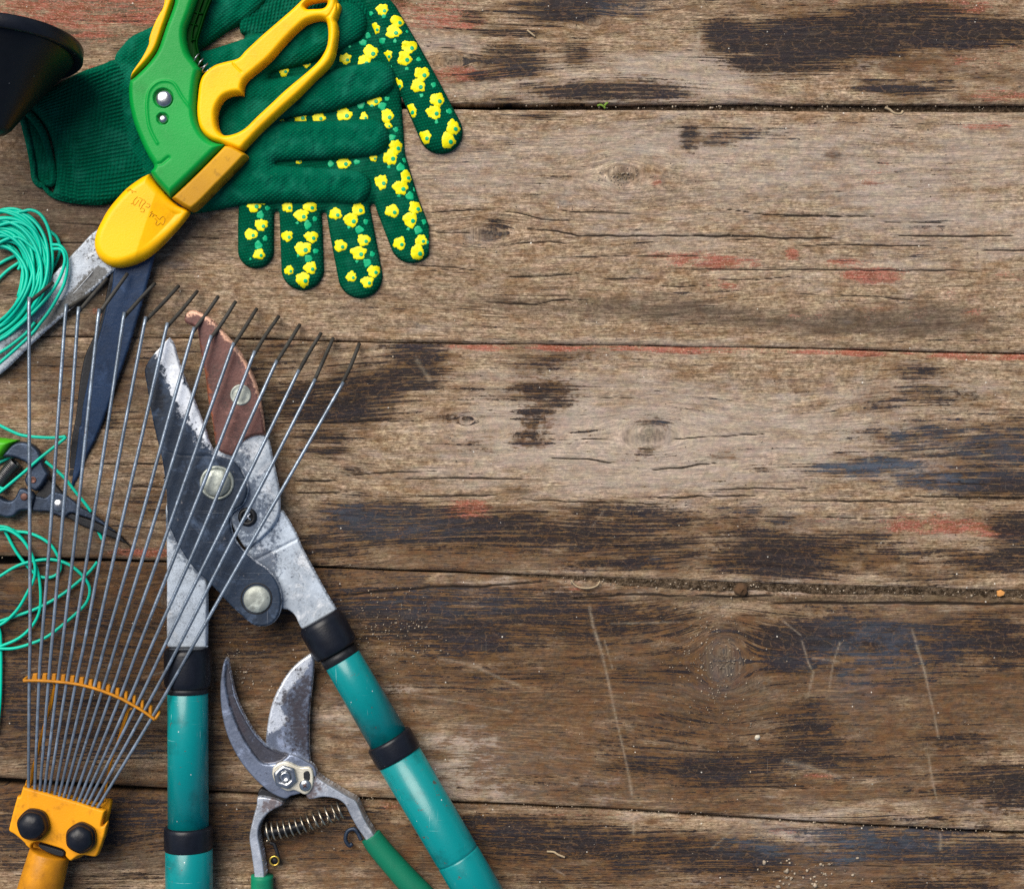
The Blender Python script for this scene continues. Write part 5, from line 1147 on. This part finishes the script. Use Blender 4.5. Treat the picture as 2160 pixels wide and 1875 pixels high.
# ================================================================== SMALL DEBRIS
def lump(x, y, z, r, h, seed, sq=1.0):
    rr = random.Random(seed); V = []; F = []; n = 12
    for j, (f, hh) in enumerate(((1, 0), (.95, .45), (.6, .85), (.02, 1))):
        for s in range(n):
            a = 2*math.pi*s/n; q = r*f*(1+rr.uniform(-.22, .22))
            V.append(W(x+math.cos(a)*q*sq, y+math.sin(a)*q/sq, z+h*hh*(1+rr.uniform(-.2, .2)), 1))
    for j in range(3):
        for s in range(n): F.append((j*n+s, j*n+(s+1) % n, (j+1)*n+(s+1) % n, (j+1)*n+s))
    F.append(tuple(3*n+s for s in range(n)))
    return np.array(V), [tuple(reversed(f)) for f in F]
single('bark_chip', pslab(Z('W6', [(1775,60),(1800,52),(1822,66),(1818,85),(1790,95),(1778,88)]), 0, 6, 1.5, 0, res=1.2), M['orange_chip'], 'orange chip of bark in the gap at the right edge', 'bark chip', (2112,1252,0))
single('soil_clump', lump(1564,1243,0,14,14,3), M['brown_grit'], 'round brown clump of soil in the gap between planks', 'soil clump', (1564,1243,0))
single('pebble', lump(1597.5,1554.5,0,5.5,6,5), M['pale_grit'], 'single pale angular pebble on the dark plank at lower right', 'pebble', (1597,1554,0))
single('curled_root', tube([p+(4,) for p in Z('W5', [(1225,-5),(1245,20),(1275,38),(1330,42),(1375,28),(1395,0)])], 1.7, 6), M['straw'], 'thin curled brown root beside the gap between planks', 'root', (1235,1238,0))
single('straw_piece', tube([p+(3,) for p in Z('W5', [(1085,1572),(1125,1575),(1150,1590),(1190,1606)])], 2.2, 6), M['straw'], 'pale dry straw bit lying on the lowest plank', 'straw', (1175,1800,0))
single('wood_splinter', tube([p+(3,) for p in Z('W1', [(752,192),(775,210),(802,232)])], 2.0, 6), M['straw'], 'short pale splinter on the topmost plank', 'splinter', (1120,70,0))
single('sprout', join(*[tube([p+(1,) for p in Z('W1', q)], 2.3, 6, 3, flat=.5) for q in ([(1195,668),(1215,662),(1235,672)],[(1240,668),(1250,655),(1262,648)],[(1235,672),(1245,685)])]), M['sprout'], 'tiny green sprout growing in the top gap between planks', 'seedling', (1270,224,0))
single('dry_worm_stalk', tube([p+(-2,) for p in Z('W2', [(1065,680),(1095,692),(1125,715),(1165,718),(1178,700)])], 2.6, 6), M['straw'], 'curved pale stalk stuck in the top gap at the right', 'stalk', (1890,236,0))
dv = []
R_ = random.Random(5)
def scatter(n, fx, fy, z, rmin, rmax):
    for _ in range(n):
        x = fx(); y = fy(x) if callable(fy) else fy
        r = R_.uniform(rmin, rmax)*(1 if R_.random() < .9 else 1.6)
        dv.append(lump(x, y, z, r, r*1.1, R_.random(), R_.uniform(.8, 1.25)))
for n, fx, fy, z, a, b in [
  (110, lambda: R_.uniform(1180, 2180), lambda x: float(yline(SE[2+1][0], x))+R_.uniform(3, 18), -3, .6, 1.6),
  (60, lambda: R_.uniform(1100, 2180), lambda x: float(yline(SE[1][0], x))+R_.uniform(3, 12), -8, .7, 1.9),
  (60, lambda: R_.uniform(700, 2180), lambda x: float(yline(SE[4][0], x))+R_.uniform(0, 5), -4, .7, 1.6),
  (200, lambda: R_.gauss(1510, 45), lambda x: R_.gauss(1395, 75), 0, .6, 1.5),
  (170, lambda: R_.gauss(830, 60), lambda x: R_.gauss(1330, 45), 0, .6, 1.5),
  (90, lambda: R_.gauss(500, 30), lambda x: R_.gauss(1440, 45), 0, .6, 1.5),
  (260, lambda: R_.uniform(0, 2160), lambda x: R_.uniform(1270, 1875), 0, .4, 1.1),
  (260, lambda: R_.uniform(0, 2160), lambda x: R_.uniform(0, 1200), 0, .5, 1.2),
  (60, lambda: R_.gauss(1700, 50), lambda x: R_.gauss(1840, 15), 0, .8, 3.2),
  (60, lambda: R_.gauss(1310, 25), lambda x: R_.gauss(375, 10), 0, .6, 1.6)]:
    scatter(n, fx, fy, z, a, b)
single('grit', join(*dv), M['dust'], 'pale grit and dust scattered over the planks', 'grit', (1080,937,0), kind='stuff')
# ================================================================== CAMERA, LIGHT
cd = bpy.data.cameras.new('camera'); cam = bpy.data.objects.new('camera', cd); COL.objects.link(cam)
cam.location = (0, 0, HC*S); cam.rotation_euler = (0, 0, 0)
cd.sensor_width = 36; cd.sensor_fit = 'HORIZONTAL'; cd.lens = 36*HC/2160.0
cd.clip_start = .01; cd.clip_end = 50
SC.camera = cam
w = bpy.data.worlds.new("World"); SC.world = w; w.use_nodes = True
nt = w.node_tree; bg = nt.nodes['Background']
sky = nt.nodes.new('ShaderNodeTexSky'); sky.sky_type = 'NISHITA'; sky.sun_disc = False
sky.sun_elevation = math.radians(52); sky.sun_rotation = math.radians(-35); sky.air_density = 1.0; sky.dust_density = 2.0
nt.links.new(sky.outputs[0], bg.inputs[0]); bg.inputs[1].default_value = .085
sl = bpy.data.lights.new('sun', 'SUN'); sl.energy = 3.7; sl.angle = math.radians(46); sl.color = (1, .93, .83)
so = bpy.data.objects.new('sun', sl); COL.objects.link(so)
az = math.radians(-35); el = math.radians(52)
d = (math.sin(az)*math.cos(el), math.cos(az)*math.cos(el), math.sin(el))
from mathutils import Vector
so.rotation_euler = Vector(d).to_track_quat('Z', 'Y').to_euler()
so.location = Vector(d)*2
vs = SC.view_settings; vs.view_transform = 'Standard'; vs.look = 'None'; vs.gamma = 1; vs.exposure = 0.36; vs.use_curve_mapping = False

SC.cycles.use_denoising = False
